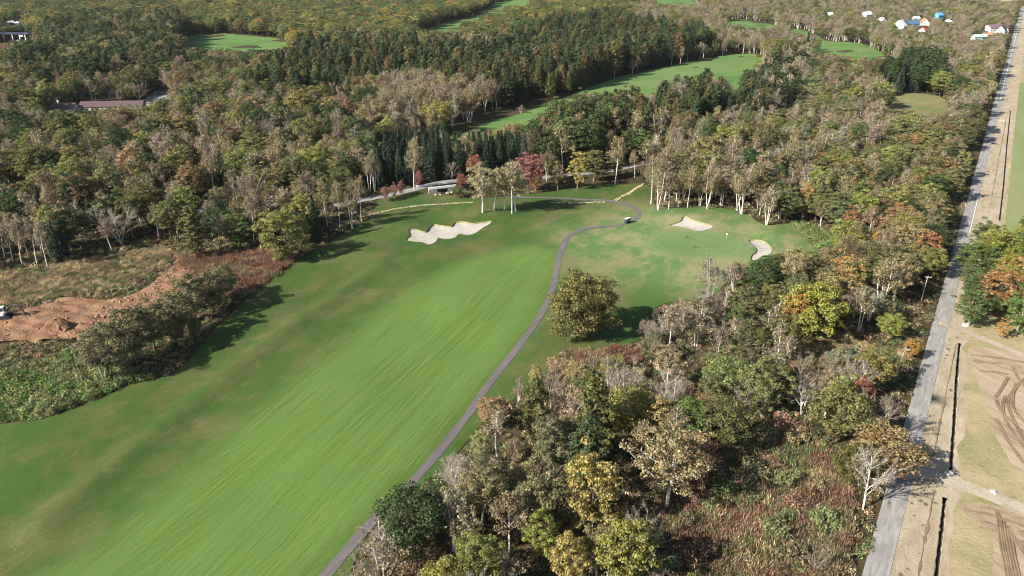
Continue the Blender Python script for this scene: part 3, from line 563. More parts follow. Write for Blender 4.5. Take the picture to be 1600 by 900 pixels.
def build_golf():
    inner = [FAIRWAY, GREEN] + BUNKERS
    V, F, reg = cdt_sheet(GOLF, inner, 2.6, 2.0)
    Z = height(V[:, 0], V[:, 1])
    fw = sdf(FAIRWAY, V[:, 0], V[:, 1]); gr = sdf(GREEN, V[:, 0], V[:, 1])
    for nm, k in (('rough_grass', -1), ('fairway', 0), ('putting_green', 1)):
        me, u = submesh(nm, V, Z, F[reg == k], ['golf_turf'])
        add_attr(me, 'fw', fw[u]); add_attr(me, 'gr', gr[u])
        structure(nm, me)
    for b in BUNKERS:
        b = densify(b, 1.2)
        t = np.roll(b, -1, 0) - np.roll(b, 1, 0); t /= np.linalg.norm(t, axis=1)[:, None]
        nr = np.column_stack([-t[:, 1], t[:, 0]])
        if not inside(b, *(b[:1] + nr[:1] * .1).T)[0]: nr = -nr
        ins = b + nr * .30
        V2, F2, _ = cdt_sheet(ins, [], 1.1, 5)
        d = np.maximum(sdf(b, V2[:, 0], V2[:, 1]), 0)
        Z2 = height(V2[:, 0], V2[:, 1]) - .40 - .30 * sstep(0, 4, d) + .05 * np.sin(V2[:, 0] * 1.1) * np.sin(V2[:, 1] * .9)
        o = structure('bunker', new_mesh('bunker', np.column_stack([V2, Z2]), F2, ['bunker_sand'], smooth=True))
        n = len(b)
        za, zb = height(b[:, 0], b[:, 1]) + .10, height(ins[:, 0], ins[:, 1]) - .41
        vv = np.vstack([np.column_stack([b, za]), np.column_stack([ins, zb])])
        link('turf_lip', new_mesh('turf_lip', vv, [(i, (i + 1) % n, n + (i + 1) % n, n + i) for i in range(n)], ['bunker_lip']), o)
build_golf()
structure('cart_path', ribbon('cart_path', PATH, 1.05 + rng.normal(0, .05, len(PATH)), 'path_asphalt', .07, cols=4))
structure('access_road', ribbon('access_road', ACCESS, 2.6, 'lane_asphalt', .06, cols=4))

def st_line(s0, s1, t, n): return np.array([st_xy(s, t) for s in np.linspace(s0, s1, n)])
structure('road', ribbon('road', np.vstack([st_line(-60, 460, -.65, 60), st_line(475, 1720, -.2, 60)]), np.concatenate([np.full(60, 2.05), np.full(60, 2.9)]), 'road_asphalt', .05, cols=4))
def marks():
    v = []; f = []
    def quad(s0, s1, t, w):
        b = len(v)
        for s, tt in ((s0, t - w), (s0, t + w), (s1, t + w), (s1, t - w)):
            x, y = st_xy(s, tt); v.append((x, y, 0.0))
        f.append((b + 3, b + 2, b + 1, b)[::-1])
    for s in np.arange(545, 1500, 11): quad(s, s + 6.0, .35, .22)
    for s in np.arange(212, 268, 4.0): quad(s, s + 2.6, 1.15, .13)
    v = np.array(v); v[:, 2] = height(v[:, 0], v[:, 1]) + .09
    me = new_mesh('lane_marking', v, f, ['white_paint'])
    o = structure('lane_marking', me); o['kind'] = 'stuff'; o['label'] = 'white dashed line painted on the straight road'; o['category'] = 'road marking'
marks()

DITCHES = [densify(np.array(d), 3, False) for d in DITCHES]
def side_band(line, a, b):
    t = np.gradient(line, axis=0); t /= np.linalg.norm(t, axis=1)[:, None]
    nr = np.column_stack([t[:, 1], -t[:, 0]])
    return line + nr * a, line + nr * b
def build_east():
    holes = []
    for d in DITCHES:
        l, r = side_band(d, -.45, .45); holes.append(np.vstack([l, r[::-1]]))
    crop = np.array([st_xy(s, t) for s, t in ((205, 12.5), (650, 11), (650, 93), (205, 93))])
    ks = np.arange(-52, 1698, 6.0); kt = np.interp(ks, [-55, 40, 111, 240, 1700], [10.5, 9.6, 6.6, 11.5, 10.5]) + .5 * np.sin(ks * .23) + .35 * np.sin(ks * .71) + rng.normal(0, .2, len(ks))
    margin = np.array([st_xy(a, b) for a, b in zip(ks, kt)] + [st_xy(1692, 94), st_xy(-52, 94)])
    V, F, reg = cdt_sheet(EAST, [margin] + PLOUGH_S + [crop] + holes, 4.0, 4.0)
    s, t = road_st(V[:, 0], V[:, 1])
    Z = height(V[:, 0], V[:, 1]) + .02 + .10 * np.sin(V[:, 0] * .7) * np.sin(V[:, 1] * .6) * sstep(3, 6, t)
    npl = len(PLOUGH_S)
    for nm, k, m in (('dry_grass_verge', reg == -1, 'dry_verge'), ('field_margin', reg == 0, 'field_grass'),
                     ('ploughed_field', (reg >= 1) & (reg <= npl), 'plough_soil'), ('green_field', reg == npl + 1, 'green_crop')):
        me, u = submesh(nm, V, Z, F[k], [m]); structure(nm, me)
    for d in DITCHES:
        prof = [(-.8, .02), (-.45, .06), (-.30, -.02), (-.22, -.75), (.22, -.75), (.30, -.02), (.45, .06), (.8, .02)]
        d = densify(d, .9, False)
        P = [side_band(d, a, a)[0] + (rng.normal(0, .07, d.shape) if abs(a) < .4 else 0) for a, _ in prof]
        v = np.vstack([np.column_stack([p, height(p[:, 0], p[:, 1]) + z]) for p, (_, z) in zip(P, prof)])
        n = len(d)
        f = [(j * n + i, j * n + n + i, j * n + n + i + 1, j * n + i + 1) for j in range(len(prof) - 1) for i in range(n - 1)]
        mi = [1 if j in (2, 3, 4) else 0 for j in range(len(prof) - 1) for i in range(n - 1)]
        structure('drainage_ditch', new_mesh('drainage_ditch', v, f, ['dry_verge', 'ditch_soil'], mi))
PLOUGH_S = [smooth_closed(p, 3) for p in PLOUGH]
build_east()
structure('gravel_track', ribbon('gravel_track', smooth_open(SIDETRACK), 1.35, 'gravel_track', .16, cols=4))
structure('farm_track', ribbon('farm_track', smooth_open(CROSSTRACK), 1.9, 'gravel_track', .16, cols=4))
def furrow_rut(line):
    l = smooth_open(line, 6)
    prof = [(-.40, .02), (-.26, .15), (-.14, .10), (0, .0), (.14, .10), (.26, .15), (.40, .02)]
    P = [side_band(l, a, a)[0] + rng.normal(0, .03, l.shape) for a, _ in prof]
    v = np.vstack([np.column_stack([p, height(p[:, 0], p[:, 1]) + z + .12]) for p, (_, z) in zip(P, prof)])
    n = len(l)
    f = [(j * n + i, j * n + n + i, j * n + n + i + 1, j * n + i + 1) for j in range(len(prof) - 1) for i in range(n - 1)]
    structure('wheel_rut', new_mesh('wheel_rut', v, f, ['rut_soil'], smooth=True))
for r in RUTS: furrow_rut(r)
# the overgrown furrow between road and ditch
def furrow_line():
    for a, b in ((-10, 31), (44, 105), (250, 500)):
        l = st_line(a, b, 5.6 if b < 40 else (4.2 if b < 200 else 6.2), 30); l = l + rng.normal(0, .04, l.shape)
        structure('shallow_furrow', ribbon('shallow_furrow', l, .05 + .30 * rng.random(30) ** 3, 'rut_soil', .13, cols=3))
furrow_line()

def sheet(name, poly, mat, lift, step=4.0, relief=0):
    V, F, _ = cdt_sheet(poly, [], step, step)
    x, y = V.T
    Z = height(x, y) + lift + relief * (.5 + .28 * np.sin(x * .9 + 1.3 * np.sin(y * .7)) + .22 * np.sin(y * 1.3 + x * .4) + rng.normal(0, .16, len(x)))
    me, u = submesh(name, V, Z, F, [mat]); return structure(name, me)
for i, f in enumerate(FARGRASS): sheet('distant_fairway', f, 'dull_turf' if i == 6 else 'far_turf', .22, 7.0)
sheet('earth_clearing', DIRT, 'red_earth', .02, .9, .7)
sheet('brown_meadow', smooth_closed(MEADOW, 3), 'brown_meadow', .1, 3.0)
sheet('dry_grass', smooth_closed(BROWNGRASS, 3), 'brown_meadow', .1, 3.0)
sheet('stubble_field', smooth_closed(TANFIELD, 2), 'tan_field', .5, 25.0)
for y in YARD: sheet('yard', np.array(y), 'lane_asphalt', .12, 5.0)

# ---------------------------------------------------------------- tree templates (metres, base at the origin)
def foliage_material(name, trans=.28):
    a = Mat(name, .75, .12)
    tint = a.attr('tint', 'INSTANCER').outputs['Color']
    geo = nd(a.nt, 'ShaderNodeNewGeometry')
    isl = geo.outputs['Random Per Island']
    oi = nd(a.nt, 'ShaderNodeObjectInfo').outputs['Random']
    hsv = nd(a.nt, 'ShaderNodeHueSaturation', {'Hue': a.ss(isl, 0, 1, .475, .525), 'Saturation': a.ss(isl, 1, 0, .8, 1.1), 'Value': a.ss(isl, 0, 1, .65, 2.25), 'Color': tint})
    tc = nd(a.nt, 'ShaderNodeTexCoord').outputs['Object']
    n = a.noise(tc, .55, 2)
    col = a.mix(a.math('MULTIPLY', a.ss(n, .45, .7), .5), hsv.outputs[0], a.mix(1.0, hsv.outputs[0], (1.22, 1.12, .85), 'MULTIPLY'))
    a.color(col)
    tr = nd(a.nt, 'ShaderNodeBsdfTranslucent', {'Color': col})
    mx = nd(a.nt, 'ShaderNodeMixShader', {0: trans, 1: a.b.outputs[0], 2: tr.outputs[0]})
    a.nt.links.new(mx.outputs[0], a.nt.nodes['Material Output'].inputs['Surface'])
    M[name] = a.m
foliage_material('leaves', .32)
def bark(name, c0, c1, scale):
    a = Mat(name, .9, .1)
    tc = nd(a.nt, 'ShaderNodeTexCoord').outputs['Object']
    v = nd(a.nt, 'ShaderNodeVectorMath', {0: tc, 1: (1, 1, .6)}, operation='MULTIPLY').outputs[0]
    M[name] = a.color(a.mix(a.ss(a.noise(v, scale, 4), .38, .62), c0, c1))
bark('birch_bark', (.42, .385, .33), (.70, .66, .59), 3)
bark('grey_bark', (.19, .165, .135), (.31, .275, .23), 2)
bark('white_bark', (.46, .42, .36), (.68, .64, .57), 2)
bark('limb_bark', (.20, .17, .13), (.40, .355, .30), 2)
bark('twig_bark', (.12, .092, .065), (.19, .155, .115), 2)
bark('brown_bark', (.07, .05, .035), (.13, .10, .07), 2)

class MB:
    def __init__(s): s.v = []; s.f = []; s.m = []; s.n = 0
    def add(s, v, f, m=0):
        v = np.asarray(v, float); s.v.append(v)
        for q in f: s.f.append(tuple(int(i) + s.n for i in q))
        s.m += [m] * len(f); s.n += len(v)
    def tube(s, p, r, sides=4, m=0):
        p = np.asarray(p); n = len(p); t = np.gradient(p, axis=0); t /= np.linalg.norm(t, axis=1)[:, None] + 1e-9
        ref = np.array([1, 0, 0]) if abs(t[0, 0]) < .8 else np.array([0, 1, 0])
        u = np.cross(t, ref); u /= np.linalg.norm(u, axis=1)[:, None] + 1e-9; w = np.cross(t, u)
        a = np.arange(sides) * 2 * math.pi / sides
        ring = p[:, None, :] + (u[:, None, :] * np.cos(a)[None, :, None] + w[:, None, :] * np.sin(a)[None, :, None]) * np.asarray(r)[:, None, None]
        f = [(i * sides + j, i * sides + (j + 1) % sides, (i + 1) * sides + (j + 1) % sides, (i + 1) * sides + j) for i in range(n - 1) for j in range(sides)]
        s.add(ring.reshape(-1, 3), f, m)
    def cards(s, c, nrm, size, aspect=1.0, tang=None, m=0, g=rng):
        c = np.asarray(c, float); N = len(c)
        nrm = nrm / (np.linalg.norm(nrm, axis=1)[:, None] + 1e-9)
        ref = g.normal(size=(N, 3)) if tang is None else tang
        u = np.cross(nrm, ref) if tang is None else ref - nrm * (ref * nrm).sum(1)[:, None]
        u /= np.linalg.norm(u, axis=1)[:, None] + 1e-9; w = np.cross(nrm, u)
        size = np.broadcast_to(size, (N,))[:, None]; asp = np.broadcast_to(aspect, (N,))[:, None]
        k = g.uniform(-.3, .3, (N, 1))
        v = np.stack([c + u * size * asp, c + w * size + u * size * k, c - u * size * asp, c - w * size + u * size * k], 1).reshape(-1, 3)
        i = np.arange(N) * 4
        s.add(v, np.column_stack([i, i + 1, i + 2, i + 3]), m)
    def mesh(s, name, mats, smooth=False): return new_mesh(name, np.vstack(s.v), s.f, mats, s.m, smooth)

def limb(g, p0, d0, L, n=4, wob=.12, up=.06):
    p = [np.array(p0, float)]; d = np.array(d0, float)
    for _ in range(n):
        d = d + g.normal(0, wob, 3) + np.array([0, 0, up]); d /= np.linalg.norm(d)
        p.append(p[-1] + d * L / n)
    return np.array(p)
def taper(n, a, b, k=1.0): return a + (b - a) * np.linspace(0, 1, n) ** k
def at(p, t):
    i = min(int(t * (len(p) - 1)), len(p) - 2); f = t * (len(p) - 1) - i
    return p[i] * (1 - f) + p[i + 1] * f
def rdir(az, el): return np.array([math.cos(az) * math.cos(el), math.sin(az) * math.cos(el), math.sin(el)])

def birch(seed, h=15, stems=1, limbs=15, leaf=1.0, lean=.05, leafsize=.175, spread=1.0):
    g = np.random.default_rng(seed); W, C = MB(), MB(); P = []; Dn = []; tw = []; td = []
    for k in range(stems):
        az0 = k * 2 * math.pi / stems + g.random()
        tilt = lean + (.13 if stems > 1 else 0)
        hh = h * (1 if k == 0 else g.uniform(.75, .95))
        tr = limb(g, (g.normal(0, .15), g.normal(0, .15), -.3), (math.cos(az0) * tilt, math.sin(az0) * tilt, 1), hh, 8, .035, .03)
        W.tube(tr, taper(9, .23 if stems == 1 else .19, .05), 6)
        nl = limbs if stems == 1 else int(limbs * .65)
        for i in range(nl):
            t = .40 + .58 * (i + g.random() * .6) / nl
            L = (1.02 - t) * hh * .46 * spread + 1.0
            b = limb(g, at(tr, t), rdir(i * 2.4 + g.normal(0, .4), g.uniform(.5, .95)), L, 4, .12, .07)
            W.tube(b, taper(5, .06 * (1.15 - t) + .02, .010), 4, 1)
            P.append((b, L))
            for j in range(4):
                q = at(b, g.uniform(.3, .95)); Ls = L * g.uniform(.28, .5)
                d = b[-1] - b[0]; d = d / np.linalg.norm(d) + g.normal(0, .5, 3)
                sb = limb(g, q, d / np.linalg.norm(d), Ls, 3, .18, .02)
                W.tube(sb, taper(4, .018, .007), 3, 1)
                P.append((sb, Ls))
    c = []
    for b, L in P:
        n = int(g.poisson(29 * leaf * (L / 2.2)))
        for _ in range(n): c.append(at(b, g.uniform(.25, 1)) + g.normal(0, .42, 3))
    c = np.array(c)
    C.cards(c, g.normal(size=c.shape) + [0, 0, .5], g.uniform(.55, 1.3, len(c)) * leafsize, 1.2, g=g)
    # fine twigs
    c = np.array([at(b, g.uniform(.4, 1)) + g.normal(0, .3, 3) for b, L in P for _ in range(5)])
    d = g.normal(size=c.shape) + [0, 0, .6]
    C.cards(c, g.normal(size=c.shape), .022, g.uniform(12, 26, len(c)), tang=d, m=1, g=g)
    return W, C
def bare(seed, h=13, stems=1, limbs=13, spread=1.0, fan=.75):
    g = np.random.default_rng(seed); W, C = MB(), MB(); P = []
    for k in range(stems):
        az0 = k * 2 * math.pi / stems + g.random(); tilt = .05 + (.22 if stems > 1 else 0)
        hh = h * g.uniform(.85, 1)
        tr = limb(g, (0, 0, -.3), (math.cos(az0) * tilt, math.sin(az0) * tilt, 1), hh * .95, 8, .06, .03)
        W.tube(tr, taper(9, .20 if stems == 1 else .14, .025), 6)
        nl = limbs if stems == 1 else int(limbs * .6)
        for i in range(nl):
            t = .22 + .74 * (i + g.random() * .6) / nl
            L = ((1.03 - t) * hh * .62 + 1.0) * spread
            b = limb(g, at(tr, t), rdir(i * 2.4 + g.normal(0, .4), g.uniform(.35, .95) * fan + .1), L, 5, .13, .08)
            W.tube(b, taper(6, .060 * (1.2 - t) + .018, .010), 4); P.append((b, L))
            for j in range(6):
                q = at(b, g.uniform(.2, .95)); Ls = L * g.uniform(.3, .55)
                d = b[-1] - b[0]; d = d / np.linalg.norm(d) + g.normal(0, .45, 3)
                sb = limb(g, q, d / np.linalg.norm(d), Ls, 3, .15, .05)
                W.tube(sb, taper(4, .018, .007), 3, 1); P.append((sb, Ls))
    c = np.array([at(b, g.uniform(.25, 1)) + g.normal(0, .12, 3) for b, L in P for _ in range(int(15 * max(.6, L / 2)))])
    d = g.normal(size=c.shape) * .8 + [0, 0, .9]
    C.cards(c, g.normal(size=c.shape), .014, g.uniform(20, 50, len(c)), tang=d, m=1, g=g)
    c = c[g.random(len(c)) < .35] + g.normal(0, .2, (1, 3))
    C.cards(c, g.normal(size=c.shape), .10, 1.3, g=g)
    return W, C
def broad(seed, h=13, R=5.0, clusters=64, per=48, leaf=.30, flat=.62, zlo=.22, squash=1.0, core=.5, rough=.14):
    g = np.random.default_rng(seed); W, C = MB(), MB()
    tr = limb(g, (0, 0, -.3), (g.normal(0, .05), g.normal(0, .05), 1), h * .62, 6, .06, .02)
    W.tube(tr, taper(7, .30, .10), 6)
    zc = h * (1 + zlo) / 2; rz = h * (1 - zlo) / 2 * squash
    ph = g.random(6) * 6.28; cs = []; hub = tr[3]
    for i in range(clusters):
        z = 1 - 2 * (i + .5) / clusters; az = i * 2.39996 + g.normal(0, .25)
        r = g.uniform(core, 1.0) ** .6
        lump = 1 + rough * (math.sin(3 * az + ph[0]) + math.sin(5 * az + 4 * z + ph[1]) + math.sin(7 * z + 2 * az + ph[2])) * .6
        q = np.array([math.sqrt(max(0, 1 - z * z)) * math.cos(az) * R, math.sqrt(max(0, 1 - z * z)) * math.sin(az) * R, z * rz]) * r * lump
        if z < -.6: q[:2] *= .8
        cs.append(q + [0, 0, zc])
    for i in range(0, clusters, 5):
        p0 = at(tr, g.uniform(.45, 1)); d = cs[i] - p0; L = np.linalg.norm(d)
        W.tube(limb(g, p0, d / L, L, 4, .06, 0), taper(5, .10, .03), 4)
    P = []; Nn = []
    for q in cs:
        cr = R * g.uniform(.20, .34)
        n = int(per * g.uniform(.7, 1.3))
        u = g.normal(size=(n, 3)); u /= np.linalg.norm(u, axis=1)[:, None]
        u[:, 2] = np.abs(u[:, 2]) * .9 - .12
        o = u * (cr * g.uniform(.55, 1.0, (n, 1))); o[:, 2] *= flat
        P.append(q + o); Nn.append(u + g.normal(0, .45, (n, 3)) + [0, 0, .25])
    P = np.vstack(P); Nn = np.vstack(Nn)
    C.cards(P, Nn, g.uniform(.6, 1.25, len(P)) * leaf, 1.15, g=g)
    return W, C
def conifer(seed, h=18, R=3.0, tiers=30, dens=1.0, droop=-.12, power=.75, z0=.12, leaf=.30, ragged=.3):
    g = np.random.default_rng(seed); W, C = MB(), MB()
    tr = limb(g, (0, 0, -.3), (0, 0, 1), h, 8, .012, .02); W.tube(tr, taper(9, .24, .03), 6)
    c = []; nn = []
    for i in range(tiers):
        t = z0 + (1 - z0) * (i + g.random() * .5) / tiers
        env = R * (min(1, (1 - t) / (1 - .28)) ** power) * (1 if t > .28 else .65 + .35 * (t - z0) / max(.01, .28 - z0))
        nb = 5 if t < .8 else 4
        for k in range(nb):
            L = max(.25, env * g.uniform(1 - ragged, 1.08))
            az = i * 1.9 + k * 6.283 / nb + g.normal(0, .3)
            b = limb(g, at(tr, min(t, .995)), rdir(az, g.uniform(-.05, .25) + droop), L, 3, .06, droop * .3)
            if i % 2 == 0 and k < 3: W.tube(b, taper(4, .045, .015), 3)
            n = max(3, int(10 * dens * L / R + 5 * dens))
            tt = g.uniform(.15, 1, n) ** .7
            for q in tt:
                c.append(at(b, q) + g.normal(0, .16 + .1 * R * .3 * q, 3) * [1, 1, .7])
                nn.append(rdir(az, .9) + g.normal(0, .45, 3))
    for _ in range(12):
        c.append(tr[-1] + g.normal(0, .12, 3) - [0, 0, abs(g.normal(0, .5))]); nn.append(g.normal(size=3))
    c = np.array(c); nn = np.array(nn)
    C.cards(c, nn, g.uniform(.6, 1.3, len(c)) * leaf, 1.35, g=g)
    return W, C
def shrub(seed, R=2.2, h=2.6, n=620, leaf=.17, stems=9):
    g = np.random.default_rng(seed); W, C = MB(), MB()
    P = []; Nn = []
    for i in range(stems):
        az = i * 2.4 + g.normal(0, .3); L = h * g.uniform(.75, 1.15)
        b = limb(g, (g.normal(0, .25), g.normal(0, .25), -.15), rdir(az, g.uniform(.7, 1.3)), L, 4, .12, .03)
        W.tube(b, taper(5, .045, .012), 3)
        for _ in range(3):
            q = at(b, g.uniform(.4, .9)); d = rdir(g.random() * 6.28, g.uniform(.1, 1))
            sb = limb(g, q, d, L * .4, 2, .15, 0); W.tube(sb, taper(3, .02, .008), 3)
        m = n // stems
        cc = at(b, .8); u = g.normal(size=(m, 3)); u /= np.linalg.norm(u, axis=1)[:, None]; u[:, 2] = np.abs(u[:, 2])
        P.append(cc + u * R * .48 * g.uniform(.4, 1, (m, 1)) * [1, 1, .8] - [0, 0, .15 * h]); Nn.append(u + g.normal(0, .5, (m, 3)))
    P = np.vstack(P); P[:, 2] = np.maximum(P[:, 2], .05)
    C.cards(P, np.vstack(Nn), g.uniform(.6, 1.3, len(P)) * leaf, 1.2, g=g)
    return W, C

TPL = {}       # species -> list of (trunk mesh, crown mesh, joined mesh)
def template(kind, wc, bark_name, twig=None, limb_name=None):
    W, C = wc; i = len(TPL.setdefault(kind, []))
    tw = twig or bark_name
    tm = W.mesh('trunk', [bark_name, limb_name or bark_name]); cm = C.mesh('crown', ['leaves', tw])
    J = MB()
    J.v = W.v + C.v; J.f = list(W.f) + [tuple(a + W.n for a in q) for q in C.f]; J.m = [2 + q for q in W.m] + C.m; J.n = W.n + C.n
    jm = J.mesh(kind, ['leaves', tw, bark_name, limb_name or bark_name]); TPL[kind].append((tm, cm, jm))
for i in range(5): template('birch', birch(100 + i, 15, 1, 16, 1.0), 'birch_bark', 'twig_bark', 'limb_bark')
for i in range(3): template('birch', birch(120 + i, 14, 2 + i % 2, 14, .9, spread=.9), 'birch_bark', 'twig_bark', 'limb_bark')
for i in range(3): template('thin', birch(140 + i, 14, 1 + i % 3, 15, .42), 'birch_bark', 'twig_bark', 'limb_bark')
for i in range(3): template('bare', bare(200 + i, 12, 1 + i % 3, 13), 'limb_bark', 'twig_bark', 'grey_bark')
for i in range(2): template('bare', bare(210 + i, 12, 3, 14, 1.0, .9), 'birch_bark', 'grey_bark', 'limb_bark')
for i in range(5): template('broad', broad(300 + i, 13, 4.6 + .3 * i, 74 + 6 * i, 105, .165), 'brown_bark')
for i in range(3): template('broad', broad(320 + i, 14, 4.2, 76, 95, .16, .7, .15, 1.0, .4, .25), 'grey_bark')
for i in range(4): template('haze', broad(340 + i, 15, 4.4, 60, 105, .135, .9, .30, 1.0, .30, .25), 'birch_bark', 'twig_bark')
for i in range(3): template('dome', broad(360 + i, 13, 6.0, 115, 112, .17, .55, .08, 1.0, .60, .20), 'brown_bark')
for i in range(6): template('larch', conifer(400 + i, 18, 4.0 + .35 * (i % 3), 28, 3.2, .08, .42, .14, .185, .5), 'brown_bark')
for i in range(4): template('spruce', conifer(500 + i, 18, 3.0, 34, 2.3, -.22, .9, .04, .19, .25), 'brown_bark')
for i in range(5): template('shrub', shrub(600 + i, n=1000, leaf=.13), 'grey_bark')
template('oak', broad(700, 16, 8.4, 190, 150, .19, .55, .06, 1.0, .62, .20), 'brown_bark')
template('snag', bare(810, 13, 1, 15, 1.0, .8), 'white_bark', 'grey_bark', 'white_bark')
TPLH = {'birch': 15, 'thin': 14, 'bare': 12, 'broad': 13, 'dome': 13, 'haze': 15, 'larch': 18, 'spruce': 18, 'shrub': 2.6, 'oak': 16, 'snag': 13}
def clump(seed, R, h, n, leaf, up=.3):
    g = np.random.default_rng(seed); C = MB()
    u = g.normal(size=(n, 3)); u /= np.linalg.norm(u, axis=1)[:, None]; u[:, 2] = np.abs(u[:, 2])
    P = u * g.uniform(.35, 1, (n, 1)) * [R, R, h]
    C.cards(P, u + g.normal(0, .6, (n, 3)) + [0, 0, up], g.uniform(.6, 1.3, n) * leaf, 1.3, g=g)
    return C
def tuft(seed, R, h, n):
    g = np.random.default_rng(seed); C = MB()
    P = np.column_stack([g.normal(0, R * .5, (n, 2)), g.uniform(.2, .8, n) * h])
    d = g.normal(0, .35, (n, 3)) + [0, 0, 1]
    C.cards(P, g.normal(size=(n, 3)) * [1, 1, .3], .05, g.uniform(6, 11, n), tang=d, g=g)
    return C
CLUMPS = {'weeds': [clump(900 + i, 1.3, .9, 90, .15).mesh('weeds', ['leaves']) for i in range(3)],
          'knot': [clump(910 + i, 1.3, 1.5, 190, .15, .6).mesh('knot', ['leaves']) for i in range(3)],
          'straw': [tuft(920 + i, 1.2, 1.1, 110).mesh('straw', ['leaves']) for i in range(3)]}

# ---------------------------------------------------------------- where the vegetation stands
TINT = {'taupe': (.185, .150, .100), 'tan': (.162, .132, .064), 'palebirch': (.19, .165, .085), 'olive': (.086, .092, .030), 'olivebrown': (.115, .088, .038),
        'greyolive': (.108, .100, .050), 'dgreen': (.036, .056, .018), 'green': (.075, .115, .024), 'green2': (.062, .088, .024), 'yellowgreen': (.145, .16, .030),
        'yellowolive': (.125, .124, .030), 'oakolive': (.096, .090, .029), 'ygold2': (.150, .150, .024), 'yellow': (.185, .150, .028), 'yellowgold': (.205, .156, .045),
        'paleyellow': (.24, .20, .07), 'orange': (.24, .130, .028), 'rust': (.20, .085, .034), 'rust2': (.20, .105, .038), 'rustbrown': (.155, .108, .045), 'red': (.19, .058, .042),
        'redorange': (.20, .08, .05), 'pinkred': (.20, .072, .068), 'larchgreen': (.044, .060, .023), 'larchbrown': (.105, .078, .034), 'olivegreen': (.082, .082, .026), 'olivegold': (.125, .105, .032),
        'spruce': (.023, .038, .022), 'bluespruce': (.030, .046, .030), 'greytwig': (.17, .14, .11), 'none': (.2, .17, .13),
        'redbrown': (.16, .092, .058), 'rustscrub': (.150, .074, .048), 'straw': (.27, .205, .115), 'weed': (.10, .118, .042), 'knotgreen': (.085, .135, .030), 'knotyellow': (.15, .155, .055), 'brownweed': (.18, .135, .075)}
WORD = {'taupe': 'taupe', 'tan': 'tan brown', 'palebirch': 'pale yellowish', 'olive': 'olive', 'olivebrown': 'olive brown', 'greyolive': 'grey olive', 'dgreen': 'dark green', 'green': 'green', 'green2': 'mid green',
        'yellowgreen': 'yellow green', 'yellowolive': 'yellow olive', 'oakolive': 'olive', 'ygold2': 'yellow olive', 'yellow': 'mustard yellow', 'yellowgold': 'golden yellow', 'paleyellow': 'pale yellow', 'orange': 'orange',
        'rust': 'rust red', 'rust2': 'rust orange', 'rustbrown': 'orange brown', 'red': 'scarlet', 'redorange': 'orange red', 'pinkred': 'pink red', 'larchgreen': 'dark olive', 'larchbrown': 'brownish olive',
        'olivegreen': 'olive green', 'olivegold': 'olive gold', 'spruce': 'dark', 'bluespruce': 'blackish green', 'greytwig': 'grey', 'none': 'white', 'redbrown': 'red brown', 'rustscrub': 'rust', 'straw': 'straw coloured', 'weed': 'green', 'brownweed': 'brown'}
NOUN = {'dome': 'domed broadleaf tree', 'birch': 'birch', 'haze': 'full crowned birch', 'thin': 'half bare birch', 'bare': 'leafless tree', 'broad': 'broadleaf tree', 'larch': 'conifer', 'spruce': 'spruce', 'shrub': 'shrub', 'oak': 'oak', 'snag': 'leafless tree'}
OBJ = {'dome': 'broadleaf_tree', 'birch': 'birch_tree', 'haze': 'birch_tree', 'thin': 'birch_tree', 'bare': 'leafless_tree', 'broad': 'broadleaf_tree', 'larch': 'conifer_tree', 'spruce': 'spruce_tree', 'shrub': 'shrub', 'oak': 'oak_tree', 'snag': 'leafless_tree'}
